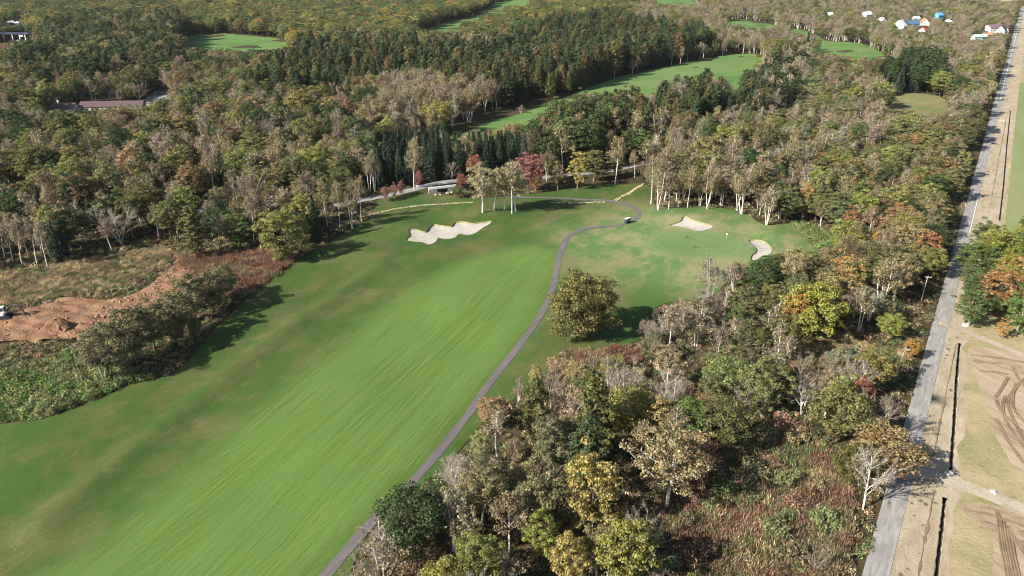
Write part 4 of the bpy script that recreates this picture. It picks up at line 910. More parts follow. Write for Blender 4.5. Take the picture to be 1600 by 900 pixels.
MIX = {   # region: (chance of a plant, heights, [(species, tint, weight)...], phrase)
 'scrub': (.55, (6, 9), [('shrub', 'redbrown', 18), ('shrub', 'weed', 30), ('shrub', 'greyolive', 36), ('bare', 'greytwig', 6), ('shrub', 'brownweed', 12)], 'in the red scrub by the road'),
 'redscrub': (.30, (2, 3), [('shrub', 'rustscrub', 80), ('shrub', 'brownweed', 20)], 'in the red scrub above the fairway'),
 'east': (.85, (9, 12), [('broad', 'green2', 30), ('broad', 'olive', 25), ('broad', 'rust2', 12), ('broad', 'ygold2', 15), ('shrub', 'brownweed', 18)], 'in the copse east of the road'),
 'spruces': (1.0, (19, 23), [('spruce', 'spruce', 80), ('spruce', 'bluespruce', 14), ('birch', 'tan', 6)], 'in the row behind the access road'),
 'conifers': (.95, (22, 28), [('larch', 'larchbrown', 30), ('larch', 'larchgreen', 32), ('broad', 'green2', 15), ('birch', 'tan', 16), ('spruce', 'spruce', 7)], 'in the stand behind the yellow tree'),
 'birchband': (1.0, (21, 25), [('birch', 'tan', 60), ('birch', 'taupe', 25), ('haze', 'tan', 15)], 'in the band below the dark conifers'),
 'larches': (1.0, (18, 30), [('larch', 'larchgreen', 66), ('larch', 'olivegreen', 18), ('larch', 'larchbrown', 8), ('spruce', 'spruce', 8)], 'in the big conifer stand'),
 'darkleft': (1.0, (21, 31), [('larch', 'larchgreen', 66), ('larch', 'olivegreen', 12), ('broad', 'dgreen', 8), ('birch', 'tan', 10), ('broad', 'olive', 4)], 'in the dark wood behind the maroon roofs'),
 'midconifers': (1.0, (22, 29), [('larch', 'larchgreen', 48), ('larch', 'olivegreen', 20), ('spruce', 'spruce', 20), ('birch', 'taupe', 12)], 'in the conifer clump on the distant fairway'),
 'darkspruce': (.8, (17, 26), [('spruce', 'bluespruce', 45), ('larch', 'dgreen', 40), ('broad', 'dgreen', 15)], 'in the spruce clump near the village'),
 'belt': (.55, (5, 8), [('shrub', 'greyolive', 40), ('broad', 'greyolive', 40), ('bare', 'greytwig', 20)], 'in the belt between earth and fairway'),
 'leftfront': (.72, (12, 20), [('birch', 'tan', 28), ('haze', 'tan', 16), ('birch', 'taupe', 14), ('broad', 'olive', 12), ('broad', 'dgreen', 8), ('broad', 'rustbrown', 5), ('spruce', 'spruce', 9), ('thin', 'taupe', 5), ('broad', 'yellowolive', 8)], 'in the wood below the access road'),
 'topleft': (1.0, (15, 21), [('broad', 'olive', 26), ('broad', 'yellowolive', 22), ('broad', 'yellow', 8), ('broad', 'orange', 2), ('broad', 'green2', 10), ('haze', 'tan', 18), ('larch', 'larchgreen', 12), ('broad', 'dgreen', 6)], 'in the far wood along the top'),
 'leftwood': (.80, (12, 22), [('birch', 'tan', 26), ('haze', 'tan', 8), ('birch', 'taupe', 18), ('thin', 'tan', 10), ('broad', 'olive', 12), ('broad', 'dgreen', 8), ('broad', 'yellowolive', 10), ('broad', 'rustbrown', 5), ('thin', 'taupe', 5), ('bare', 'greytwig', 3), ('larch', 'larchgreen', 7)], 'in the wood above the access road'),
 'golfback': (.6, (12, 18), [('birch', 'tan', 30), ('broad', 'olive', 20), ('broad', 'green2', 15), ('haze', 'tan', 25), ('larch', 'larchbrown', 10)], 'behind the golf hole'),
 'rightmix': (1.0, (11, 16), [('broad', 'olive', 26), ('broad', 'yellowolive', 17), ('birch', 'tan', 18), ('haze', 'tan', 15), ('thin', 'taupe', 7), ('broad', 'rustbrown', 8), ('broad', 'dgreen', 6), ('broad', 'rust2', 3)], 'in the mixed wood beside the road'),
 'nearwood': (.85, (8, 16), [('broad', 'olive', 16), ('broad', 'greyolive', 12), ('larch', 'olivegreen', 6), ('broad', 'dgreen', 8), ('haze', 'tan', 16), ('birch', 'tan', 8), ('thin', 'taupe', 9), ('bare', 'greytwig', 9), ('broad', 'rustbrown', 5), ('broad', 'yellowolive', 5), ('shrub', 'redbrown', 4), ('shrub', 'weed', 4)], 'in the near wood between path and road'),
 'rightwood': (.92, (12, 20), [('birch', 'tan', 24), ('haze', 'taupe', 12), ('birch', 'taupe', 28), ('thin', 'taupe', 12), ('broad', 'olive', 10), ('larch', 'larchbrown', 6), ('broad', 'yellowolive', 6), ('broad', 'dgreen', 4)], 'in the birch wood behind the putting green'),
 'topright': (.95, (12, 17), [('birch', 'taupe', 36), ('haze', 'tan', 16), ('thin', 'taupe', 20), ('birch', 'tan', 12), ('broad', 'olive', 9), ('broad', 'yellowolive', 5), ('larch', 'larchbrown', 2)], 'in the pale wood around the village'),
}
TREES = []     # species, tint, x, y, h, width, template, region, label
for e in EX: TREES.append([e[0], e[1], e[2], e[3], e[4], e[5], e[6], 'own', e[7]])

BSPOTS = [(p[0], p[1]) for p in BLD.values()]
CAMT = math.tan(math.radians(33.2))
def in_view(x, y, m=1.0): return np.abs(x) < (y * .918 + 39.5) * CAMT * m
def clear_of(x, y):
    ok = sdf(GOLF[::2], x, y) < -1.2
    s, t = road_st(x, y)
    ok &= (t < -8.5 - 2.0 * np.sin(s * .21) * np.sin(s * .07))
    ok &= dist_line(ACCESS[::3], x, y) > 4.2
    ok &= dist_line(PATH[::2], x, y) > 3.0
    for f in FARGRASS: ok &= ~inside(f, x, y)
    for f in (DIRT, MEADOW, KNOT, KNOT2, BROWNGRASS, TANFIELD, *YARD): ok &= ~inside(f, x, y)
    for (bx, by), r in zip(BSPOTS, BRAD):
        if True: break
        # keep the line of sight to each building's front open
        L = math.hypot(bx, by); ux, uy = bx / L, by / L
        a = (x - bx) * ux + (y - by) * uy; b = np.abs((x - bx) * uy - (y - by) * ux)
        ok &= ~((a > -r * 2.6) & (a < r * .9) & (b < r))
    return ok
BRAD = [dict(maroon1=11, maroon2=24, truck=6, carport=24, hoop1=9, hoop2=9).get(k, 10) for k in BLD]

def grid_points(y0, y1, sp):
    a = .37; ca, sa = math.cos(a), math.sin(a)
    w = y1 * .78 + 80
    n = int((2 * w + (y1 - y0)) / sp) + 4
    i, j = np.meshgrid(np.arange(-n, n), np.arange(-n, n))
    u = (i + rng.uniform(-.46, .46, i.shape)) * sp; v = (j + rng.uniform(-.46, .46, i.shape)) * sp
    x = (u * ca - v * sa).ravel(); y = (u * sa + v * ca).ravel() + (y0 + y1) / 2
    k = (y >= y0) & (y < y1) & in_view(x, y, 1.12)
    return x[k], y[k]
def populate():
    ex = np.array([(t[2], t[3], 2.2 + t[5] * t[4] * (.32 if t[0] not in ('oak',) else .55)) for t in TREES])
    for y0, y1, sp in ((84, 380, 5.9), (380, 620, 6.5), (620, 1000, 7.6), (1000, 1900, 9.5)):
        x, y = grid_points(y0, y1, sp)
        ok = clear_of(x, y)
        east = dict(REG)['east']
        ok |= inside(east, x, y)
        for key, poly in REG:
            if key == 'midconifers': ok |= inside(poly, x, y)
        ok &= ~inside(NOTREE, x, y)
        x, y = x[ok], y[ok]
        done = np.zeros(len(x), bool)
        d2 = np.full(len(x), False)
        for a, b, r in ex: d2 |= (x - a) ** 2 + (y - b) ** 2 < (r * .8) ** 2
        for key, poly in REG + [('leftwood', 0), ('topright', 1)]:
            k = (inside(poly, x, y) if not isinstance(poly, int) else (x < 0) & (y > 430) if poly == 0 else (x >= 0) & (y > 430)) & ~done; done |= k
            pr, (h0, h1), mix, _ = MIX[key]
            k &= rng.random(len(x)) < pr
            if key not in ('scrub', 'redscrub', 'belt'): k &= ~d2
            w = np.array([m[2] for m in mix], float); w /= w.sum()
            # patches of one kind: the choice follows a slow field plus chance
            f = .5 + .5 * np.sin(x * .055 + 2 * np.sin(y * .04)) * np.sin(y * .05 + 1.7)
            rr = np.mod(f * .8 + rng.random(len(x)) * .75, 1)
            ch = np.searchsorted(np.cumsum(w), rr).clip(0, len(mix) - 1)
            for i in np.nonzero(k)[0]:
                sp_, ti, _ = mix[ch[i]]
                big = 1 + (.12 if sp >= 7 else 0)
                h = rng.uniform(h0, h1) * .92 * big * (1.0 if rng.random() < .85 else rng.uniform(.65, .85))
                if sp_ == 'shrub': h = rng.uniform(1.6, 4.2)
                wd = rng.uniform(.82, 1.15) * (1.25 if sp >= 9 else 1.08 if sp >= 7 else 1)
                TREES.append([sp_, ti, float(x[i]), float(y[i]), h, wd, -1, key, ''])
populate()
def open_views():
    # low growth in front of the buildings and far lawns, which stand clear of tall trees
    A = np.array([(t[2], t[3], t[4]) for t in TREES])
    cap = np.full(len(A), 99.0)
    for (bx, by, r, extra) in [(*p, r, 1.0) for p, r in zip(BSPOTS, BRAD)] + VIEWS:
        L = math.hypot(bx, by); ux, uy = bx / L, by / L
        a = (A[:, 0] - bx) * ux + (A[:, 1] - by) * uy; b = np.abs((A[:, 0] - bx) * uy - (A[:, 1] - by) * ux)
        k = (a > -260) & (a < r * .8) & (b < r)
        cap[k] = np.minimum(cap[k], np.where(a[k] > -r * .8, 0, -a[k] * 100 / L + extra))
    for i in range(len(TREES) - 1, -1, -1):
        if TREES[i][7] == 'own': continue
        if cap[i] < 4.5: TREES.pop(i)
        elif TREES[i][4] > cap[i]: TREES[i][5] *= min(1.6, (TREES[i][4] / cap[i]) ** .5); TREES[i][4] = float(cap[i])
open_views()

def jitter_tint(t, amt=.16):
    c = np.array(TINT[t]) * (1 + rng.normal(0, amt)); c = c * (1 + rng.normal(0, .07 if amt > .1 else .015, 3))
    return np.clip(c, .006, .6)
CAP = {'birch_tree': 300, 'leafless_tree': 120, 'broadleaf_tree': 300, 'conifer_tree': 230, 'spruce_tree': 140, 'shrub': 150, 'oak_tree': 5}
order = sorted(range(len(TREES)), key=lambda i: (TREES[i][7] != 'own', TREES[i][3] * .918 - TREES[i][4] * 2))
own = []; mass = []; cnt = {}
for i in order:
    t = TREES[i]; o = OBJ[t[0]]
    vis = bool(in_view(np.array([t[2]]), np.array([t[3]]), .99)[0]) and t[3] > 104
    if (vis or t[7] == 'own') and cnt.get(o, 0) < CAP[o]: cnt[o] = cnt.get(o, 0) + 1; own.append(t)
    else: mass.append(t)

# labels: kind, size and colour, the wood it stands in, then its place among its look-alikes
ORD = ['leftmost'] + [w + ' from left' for w in 'second third fourth fifth sixth seventh eighth ninth tenth eleventh twelfth thirteenth fourteenth fifteenth sixteenth seventeenth eighteenth nineteenth twentieth'.split()]
ORD += [f'twenty-{w.split()[0] if w != "leftmost" else "first"} from left' for w in ORD[:9]] + ['thirtieth from left'] + [f'thirty-{w.split()[0] if w != "leftmost" else "first"} from left' for w in ORD[:9]]
MARKS = [('the round oak', 21, 205), ('the white roadside snag', 64, 122), ('the golf flag', 89, 270), ('the bridge', -27, 335), ('the excavator', -150, 210), ('the golf cart', 47, 298), ('the long bunker', -30, 290),
         ('the small bunker', 100, 272), ('the pink red maple', 7, 350), ('the maroon roofs', -300, 540), ('the spruce row', -40, 365), ('the knotweed patch', 130, 270), ('the brown meadow', 98, 185), ('the scarlet tree', 88, 165),
         ('the golden trees', 12, 125), ('the earth heap', -140, 200), ('the gravel track', 125, 205), ('the far clearing', 260, 520), ('the village', 620, 1150), ('the carport', -640, 1010), ('the spruce clump', 300, 620), ('the distant green', -280, 930),
         ('the single far spruce', 330, 850), ('the leaning pole', 92, 180), ('the birch clump', -4, 312), ('the far fairway', 110, 560), ('the mid conifer clump', 115, 490), ('the upper far fairway', 170, 640), ('the yellow corner tree', -80, 270), ('the left wood snag', -148, 290), ('the lower cart path', -15, 130)]
def make_labels():
    by = {}
    for t in own:
        if not t[8]:
            h0 = TPLH[t[0]]
            size = 'tall' if t[4] > 16 else 'low' if (t[4] < 9 and t[0] != 'shrub') else 'small' if t[4] < 2.3 else ''
            d = [(math.hypot(t[2] - x, (t[3] - y) * .7), n, x, y) for n, x, y in MARKS]
            dd, n, x, y = min(d)
            rel = 'beside' if dd < 14 else ('left of' if t[2] < x else 'right of') if abs(t[2] - x) > abs(t[3] - y) * .7 else ('beyond' if t[3] > y else 'in front of')
            t[8] = ' '.join(f"{size} {WORD[t[1]]} {NOUN[t[0]]} {rel} {n}".split())
        by.setdefault(t[8], []).append(t)
    for l, ts in by.items():
        if 1 < len(ts) <= len(ORD):
            ts.sort(key=lambda t: t[2] / (t[3] * .918 + 39))
            for k, t in enumerate(ts): t[8] = f"{l}, {ORD[k] if k < len(ts) - 1 or len(ts) == 2 and k == 0 else 'rightmost'}"
make_labels()
def plant(t):
    sp, ti, x, y, h, w, tp, reg, lab = t
    T = TPL[sp]; tm, cm, _ = T[tp % len(T) if tp >= 0 else int(rng.integers(len(T)))]
    s = h / TPLH[sp]
    o = link(OBJ[sp], None, loc=(x, y, hz(x, y)), rz=float(rng.random() * 6.28), sc=(s * w, s * w, s))
    o['label'] = lab; o['category'] = 'shrub' if sp == 'shrub' else 'tree'
    o['group'] = ('birch clump' if 'clump' in lab else 'trees set apart') if reg == 'own' else f"{NOUN[sp]} trees {MIX[reg][3]}"
    link('stem' if sp == 'shrub' else 'trunk', tm, o)
    c = link('foliage' if sp == 'shrub' else 'crown', cm, o)
    c['tint'] = [float(v) for v in jitter_tint(ti, .04 if reg == 'own' else .16)]
for t in own: plant(t)

# ---------------------------------------------------------------- masses: far woods and undergrowth, instanced
def scatter(name, meshes, P, rot, scl, tint, idx, label, category):
    col = bpy.data.collections.new(name + '_shapes')
    for i, m in enumerate(meshes): col.objects.link(bpy.data.objects.new(f'{name}_shape_{i:02d}', m))
    me = bpy.data.meshes.new(name); n = len(P)
    me.vertices.add(n); me.vertices.foreach_set('co', np.asarray(P, np.float32).ravel())
    for nm, ty, dat, key in (('rot', 'FLOAT', rot, 'value'), ('scl', 'FLOAT_VECTOR', scl, 'vector'), ('tint', 'FLOAT_VECTOR', tint, 'vector'), ('idx', 'INT', idx, 'value')):
        a = me.attributes.new(nm, ty, 'POINT'); a.data.foreach_set(key, np.asarray(dat, np.int32 if ty == 'INT' else np.float32).ravel())
    me.update()
    g = bpy.data.node_groups.new(name, 'GeometryNodeTree')
    g.interface.new_socket('Geometry', in_out='INPUT', socket_type='NodeSocketGeometry')
    g.interface.new_socket('Geometry', in_out='OUTPUT', socket_type='NodeSocketGeometry')
    gi = g.nodes.new('NodeGroupInput'); go = g.nodes.new('NodeGroupOutput')
    ci = g.nodes.new('GeometryNodeCollectionInfo'); ci.inputs['Collection'].default_value = col
    ci.inputs['Separate Children'].default_value = True; ci.inputs['Reset Children'].default_value = True
    ip = g.nodes.new('GeometryNodeInstanceOnPoints'); ip.inputs['Pick Instance'].default_value = True
    def na(nm, ty):
        q = g.nodes.new('GeometryNodeInputNamedAttribute'); q.data_type = ty; q.inputs['Name'].default_value = nm
        return q.outputs['Attribute']
    cx = g.nodes.new('ShaderNodeCombineXYZ'); g.links.new(na('rot', 'FLOAT'), cx.inputs[2])
    e2r = g.nodes.new('FunctionNodeEulerToRotation'); g.links.new(cx.outputs[0], e2r.inputs[0])
    g.links.new(gi.outputs[0], ip.inputs['Points']); g.links.new(ci.outputs[0], ip.inputs['Instance'])
    g.links.new(na('idx', 'INT'), ip.inputs['Instance Index']); g.links.new(e2r.outputs[0], ip.inputs['Rotation'])
    g.links.new(na('scl', 'FLOAT_VECTOR'), ip.inputs['Scale']); g.links.new(ip.outputs[0], go.inputs[0])
    o = link(name, me, kind='stuff', label=label, category=category)
    o.modifiers.new('scatter', 'NODES').node_group = g
    return o
def mass_of(names, name, label):
    ts = [t for t in mass if t[0] in names]
    if not ts: return
    meshes = []; off = {}
    for s in names: off[s] = len(meshes); meshes += [q[2] for q in TPL[s]]
    x = np.array([t[2] for t in ts]); y = np.array([t[3] for t in ts])
    P = np.column_stack([x, y, height(x, y)])
    s = np.array([t[4] / TPLH[t[0]] for t in ts]); w = np.array([t[5] for t in ts])
    scl = np.column_stack([s * w, s * w, s])
    tint = np.array([jitter_tint(t[1]) for t in ts])
    idx = [off[t[0]] + int(rng.integers(len(TPL[t[0]]))) for t in ts]
    scatter(name, meshes, P, rng.random(len(ts)) * 6.28, scl, tint, idx, label, 'woodland')
mass_of(['birch', 'thin'], 'birch_woodland', 'distant taupe birch woodland covering the ground toward the village')
mass_of(['bare'], 'leafless_woodland', 'distant grey leafless trees mixed through the woods')
mass_of(['broad'], 'broadleaf_woodland', 'distant olive and yellow broadleaf woodland behind the golf course')
mass_of(['larch'], 'conifer_woodland', 'distant dark olive conifer woodland above the far fairway')
mass_of(['spruce'], 'spruce_woodland', 'distant blackish spruces mixed through the far woods')
mass_of(['shrub'], 'shrub_thicket', 'low mixed shrubs between the trees beside the straight road')

def cover(name, kind, region_fn, sp, y1, tints, size, label, category, y0=84, chance=1.0):
    x, y = grid_points(y0, y1, sp)
    k = region_fn(x, y) & (rng.random(len(x)) < chance); x, y = x[k], y[k]; n = len(x)
    if not n: return
    names = [t[0] for t in tints]; w = np.array([t[1] for t in tints], float); w /= w.sum()
    f = .5 + .5 * np.sin(x * .19 + 2 * np.sin(y * .13)) * np.sin(y * .21 + 1.1 * np.sin(x * .1))
    ch = np.searchsorted(np.cumsum(w), np.mod(f * .85 + rng.random(n) * .45, 1)).clip(0, len(names) - 1)
    tint = np.array([jitter_tint(names[c], .22) for c in ch])
    s = rng.uniform(*size, n)
    scl = np.column_stack([s, s, s * rng.uniform(.7, 1.3, n)])
    scatter(name, CLUMPS[kind], np.column_stack([x, y, height(x, y)]), rng.random(n) * 6.28, scl, tint, rng.integers(0, 3, n), label, category)
inp = lambda p: (lambda x, y: inside(p, x, y) & (sdf(GOLF[::2], x, y) < -.6))
cover('knotweed', 'knot', lambda x, y: inp(KNOT)(x, y) | inp(KNOT2)(x, y), 1.15, 340, [('knotgreen', 55), ('knotyellow', 30), ('weed', 15)], (.8, 1.25), 'dense leafy green knotweed beside the fairway', 'knotweed')
cover('red_scrub', 'straw', lambda x, y: inp(SCRUB)(x, y) & (road_st(x, y)[1] < -4) , 1.15, 330, [('redbrown', 44), ('brownweed', 26), ('straw', 8), ('weed', 22)], (.8, 1.5), 'red brown dying scrub and bracken', 'scrub')
cover('rust_scrub', 'straw', lambda x, y: inp(dict(REG)['redscrub'])(x, y) | inside(RUST2, x, y), 1.0, 330, [('rustscrub', 50), ('redbrown', 25), ('brownweed', 15), ('greyolive', 10)], (.6, 1.5), 'rust red dying bracken at the edge of the fairway', 'scrub', chance=.8)
cover('scrub_weeds', 'weeds', lambda x, y: inp(SCRUB)(x, y) & (road_st(x, y)[1] < -4), 1.7, 330, [('weed', 42), ('greyolive', 43), ('redbrown', 15)], (.6, 1.5), 'green weeds growing through the red scrub', 'weeds', chance=.6)
cover('dry_tall_grass', 'straw', lambda x, y: inp(BROWNGRASS)(x, y) | (inp(MEADOW)(x, y) & (rng.random(len(x)) < .35)), 1.3, 330, [('straw', 50), ('brownweed', 30), ('weed', 20)], (.6, 1.1), 'dry straw coloured tall grass beside the earth clearing', 'tall grass')
def floor_ok(x, y):
    ok = (sdf(GOLF[::2], x, y) < -.8) & (road_st(x, y)[1] < -2.9) & (dist_line(ACCESS[::3], x, y) > 3.4) & (dist_line(PATH[::2], x, y) > 1.8)
    for f in (DIRT, MEADOW, KNOT, BROWNGRASS, SCRUB): ok &= ~inside(f, x, y)
    return ok
cover('undergrowth', 'weeds', floor_ok, 2.3, 345, [('weed', 28), ('brownweed', 34), ('greyolive', 22), ('straw', 10), ('dgreen', 6)], (.6, 1.25), 'low brown and green undergrowth on the woodland floor', 'undergrowth')
def verge_ok(x, y):
    s, t = road_st(x, y); ok = (t > 2.0) & (t < 7.5) & (s < 330) & (np.sin(s * .35) + np.sin(s * .11 + t) > -.3)
    for p in PLOUGH: ok &= ~inside(p, x, y)
    for d in DITCHES: ok &= dist_line(d, x, y) > 1.2
    for l in (SIDETRACK, CROSSTRACK): ok &= dist_line(l, x, y) > 2.2
    return ok
cover('verge_grass', 'straw', verge_ok, 2.0, 380, [('straw', 88), ('weed', 12)], (.15, .42), 'short dry grass tufts along the road and ditch', 'grass', chance=.55)

# ---------------------------------------------------------------- built things
def tagged(name, loc, rz, label, category, group=None):
    o = link(name, None, loc=(loc[0], loc[1], hz(loc[0], loc[1]) if len(loc) == 2 else loc[2]), rz=rz, label=label, category=category)
    if group: o['group'] = group
    return o
def box(mb, c, s, rot=None, m=0, top=None):
    """box centred on c; top: scale of its upper face"""
    k = top or (1, 1)
    v = np.array([(x * s[0] / 2 * (k[0] if z > 0 else 1), y * s[1] / 2 * (k[1] if z > 0 else 1), z * s[2] / 2) for z in (-1, 1) for y in (-1, 1) for x in (-1, 1)])
    if rot is not None: v = v @ np.array(rot.to_3x3()).T
    mb.add(v + np.array(c), [(0, 2, 3, 1), (4, 5, 7, 6), (0, 1, 5, 4), (2, 6, 7, 3), (0, 4, 6, 2), (1, 3, 7, 5)], m)
def cyl(mb, a, b, r, n=12, r2=None):
    a, b = np.array(a, float), np.array(b, float); t = (b - a) / np.linalg.norm(b - a)
    u = np.cross(t, [0, 0, 1] if abs(t[2]) < .9 else [1, 0, 0]); u /= np.linalg.norm(u); w = np.cross(t, u)
    an = np.arange(n) * 2 * math.pi / n; ring = np.cos(an)[:, None] * u + np.sin(an)[:, None] * w
    v = np.vstack([a + ring * r, b + ring * (r if r2 is None else r2)])
    mb.add(v, [(i, (i + 1) % n, n + (i + 1) % n, n + i) for i in range(n)] + [tuple(range(n))[::-1], tuple(range(n, 2 * n))])
def part(name, parent, mat, fn, smooth=False, bevel=0):
    mb = MB(); fn(mb); o = link(name, mb.mesh(name, [mat], smooth), parent)
    if bevel:
        b = o.modifiers.new('bevel', 'BEVEL'); b.width = bevel; b.segments = 2; b.limit_method = 'ANGLE'
    return o
for nm, c, r in (('wall_white', (.72, .70, .66), .7), ('wall_cream', (.55, .47, .36), .8), ('wall_pink', (.62, .48, .42), .8), ('wall_grey', (.42, .41, .40), .8), ('wall_blue', (.10, .30, .52), .6), ('wall_aqua', (.36, .55, .50), .6),
                 ('roof_maroon', (.095, .06, .062), .6), ('roof_navy', (.035, .04, .07), .5), ('roof_blue', (.07, .13, .22), .45), ('roof_orange', (.40, .19, .10), .7), ('roof_red', (.45, .09, .08), .6), ('roof_white', (.78, .78, .77), .5), ('roof_plum', (.17, .10, .13), .6),
                 ('window_glass', (.03, .04, .05), .15), ('door_brown', (.14, .09, .06), .6), ('cart_white', (.78, .78, .76), .35), ('cart_dark', (.025, .025, .028), .5), ('rubber', (.02, .02, .02), .8), ('metal_grey', (.35, .35, .36), .4),
                 ('digger_white', (.74, .74, .72), .4), ('steel_dark', (.06, .06, .06), .5), ('pole_pale', (.45, .43, .40), .8), ('hoop_film', (.62, .70, .72), .35), ('hat_white', (.75, .75, .74), .8), ('wood_tan', (.36, .26, .17), .8)):
    plain(nm, c, r, .1, .7)

def gable_house(loc, rz, w, d, h, rh, wall, roof, label, windows=3, chimney=False, door=True, name='house', eave=.5):
    if name == 'house': w, d, h, rh = w * 1.2, d * 1.2, h * 1.15, rh * 1.15
    o = tagged(name, loc, rz, label, 'house' if name == 'house' else 'building', 'houses of the village' if name == 'house' else None)
    def walls(mb):
        v = [(-w / 2, -d / 2, -.6), (w / 2, -d / 2, -.6), (w / 2, d / 2, -.6), (-w / 2, d / 2, -.6), (-w / 2, -d / 2, h), (w / 2, -d / 2, h), (w / 2, d / 2, h), (-w / 2, d / 2, h), (-w / 2, 0, h + rh), (w / 2, 0, h + rh)]
        mb.add(v, [(0, 1, 5, 4), (2, 3, 7, 6), (1, 2, 6, 9, 5), (3, 0, 4, 8, 7), (3, 2, 1, 0)])
    part('wall', o, wall, walls)
    def roofs(mb):
        k = rh / (d / 2); z0 = h - k * eave + .12; th = .22; W2 = w / 2 + eave; D2 = d / 2 + eave; zt = h + rh + .12
        v = [(-W2, -D2, z0), (W2, -D2, z0), (W2, 0, zt), (-W2, 0, zt), (W2, D2, z0), (-W2, D2, z0)]
        v += [(x, y, z + th) for x, y, z in v]
        mb.add(v, [(6, 7, 8, 9), (9, 8, 10, 11), (1, 0, 3, 2), (2, 3, 5, 4), (0, 1, 7, 6), (4, 5, 11, 10), (1, 2, 8, 7), (2, 4, 10, 8), (3, 0, 6, 9), (5, 3, 9, 11)])
    r = part('roof', o, roof, roofs)
    if chimney: part('chimney', r, 'wall_white', lambda mb: box(mb, (-w * .22, d * .2, h + rh + .6), (.9, .9, 2.6)))
    for i in range(windows):
        x = -w / 2 + w * (i + .5) / windows * (1 if not door else .72) + (.0 if not door else w * .0)
        g = part('window', o, 'window_glass', lambda mb: box(mb, (x, -d / 2 - .03, h * .55), (min(1.6, w / windows * .5), .08, 1.2)))
        part('frame', g, 'wall_white', lambda mb: box(mb, (x, -d / 2 - .012, h * .55), (min(1.6, w / windows * .5) + .3, .05, 1.5)))
    if door: part('door', o, 'door_brown', lambda mb: box(mb, (w * .34, -d / 2 - .03, 1.05), (1.1, .09, 2.1)))
    return o
B = BLD
gable_house(B['maroon1'], .10, 16, 9, 3.4, 2.6, 'wall_cream', 'roof_maroon', 'small maroon roofed shed with chimney in the left wood', 3, True, name='shed')
gable_house(B['maroon2'], .10, 40, 10, 3.4, 2.6, 'wall_cream', 'roof_maroon', 'long maroon roofed shed in the left wood', 9, False, name='shed')
gable_house(B['whiteroof'], .5, 9, 7, 3.5, 3, 'wall_white', 'roof_white', 'small white house farthest from the road', 2)
gable_house(B['white1'], .6, 15, 9, 5, 3.5, 'wall_white', 'roof_white', 'white house with pale roof left of the village centre', 3)
gable_house(B['white2'], 1.9, 7, 6, 3.5, 3, 'wall_white', 'roof_white', 'tiny white gabled cottage beside the birches', 1)
gable_house(B['whitegable'], .9, 15, 13, 6, 6, 'wall_white', 'roof_white', 'big bright white gabled house at the village front', 3)
gable_house(B['blueroof'], .25, 21, 9, 4, 4, 'wall_blue', 'roof_blue', 'wide house with dark blue roof beside the white gable', 4)
gable_house(B['pink'], 1.3, 13, 10, 5, 5, 'wall_pink', 'roof_orange', 'pink gabled house with orange roof', 2)
gable_house(B['smallwhite'], .2, 9, 6, 3, 2, 'wall_white', 'roof_white', 'small white house behind the dark blue roof', 2)
gable_house(B['bluebox'], .4, 9, 8, 7, 3, 'wall_blue', 'wall_blue', 'bright blue house behind the orange roof', 2)
gable_house(B['redroof'], .8, 9, 7, 3, 3, 'wall_pink', 'roof_red', 'small red roofed house below the pink one', 2)
gable_house(B['aqua'], .15, 14, 8, 4, 2, 'wall_aqua', 'wall_aqua', 'pale green barn beside the road end of the village', 3)
gable_house(B['whitedark'], .3, 15, 10, 6, 3, 'wall_white', 'roof_plum', 'white house with plum roof near the road', 3)
gable_house(B['navy'], .9, 10, 9, 4, 5, 'wall_grey', 'roof_navy', 'navy roofed house next to the road', 2)
gable_house(B['tan'], .2, 10, 6, 3, 2, 'wall_cream', 'roof_orange', 'low tan roofed house below the plum roof', 2)
gable_house(B['farwhite'], 1.2, 5, 8, 3, 2, 'wall_white', 'roof_white', 'narrow white shed right of the bright blue house', 1)

def carport():
    o = tagged('carport', B['carport'], -.08, 'open fronted carport with navy roof and white posts', 'carport')
    part('roof', o, 'roof_navy', lambda mb: (box(mb, (0, 3.4, 7.6), (40, 8.2, .4), Matrix.Rotation(-.16, 4, 'X')), box(mb, (0, -4.6, 7.6), (40, 8.2, .4), Matrix.Rotation(.16, 4, 'X'))))
    part('fascia', o, 'wall_white', lambda mb: (box(mb, (0, 7.8, 6.9), (40.6, .4, .8)), box(mb, (20.3, 0, 7.4), (.4, 16, .6))))
    part('wall', o, 'steel_dark', lambda mb: box(mb, (0, 7, 3), (38, .4, 7.6)))
    for x in (-19, -8, 3, 12, 19): part('post', o, 'wall_white', lambda mb: box(mb, (x, -8, 3.0), (.8, .8, 7)))
    part('signboard', o, 'wall_white', lambda mb: box(mb, (14.5, -8.6, 5.2), (4.2, .3, 1.6)))
carport()
for k, pos in (('left', B['hoop1']), ('right', B['hoop2'])):
    o = tagged('hoop_house', pos, -.05, f'white arched hoop house behind the carport, {k} of two', 'greenhouse', 'hoop houses behind the carport')
    def film(mb, r=6.6, L=26):
        a = np.linspace(0, math.pi, 13); v = [(r * math.cos(q), y, 2.0 + r * .8 * math.sin(q)) for y in (-L / 2, L / 2) for q in a]
        mb.add(v, [(i, i + 1, 14 + i, 13 + i) for i in range(12)])
        mb.add([(-r, -L / 2, -.5), (-r, L / 2, -.5), (-r, L / 2, 2), (-r, -L / 2, 2), (r, -L / 2, -.5), (r, L / 2, -.5), (r, L / 2, 2), (r, -L / 2, 2)], [(0, 1, 2, 3), (7, 6, 5, 4)])
    part('cover', o, 'hoop_film', film)
    for y in (-13.1, -6, 0, 6, 13.1):
        a = np.linspace(0, math.pi, 13)
        part('hoop', o, 'wall_white', lambda mb: mb.tube(np.array([(6.75 * math.cos(q), y, 2.05 + 6.75 * .8 * math.sin(q)) for q in a]), np.full(13, .28), 5))
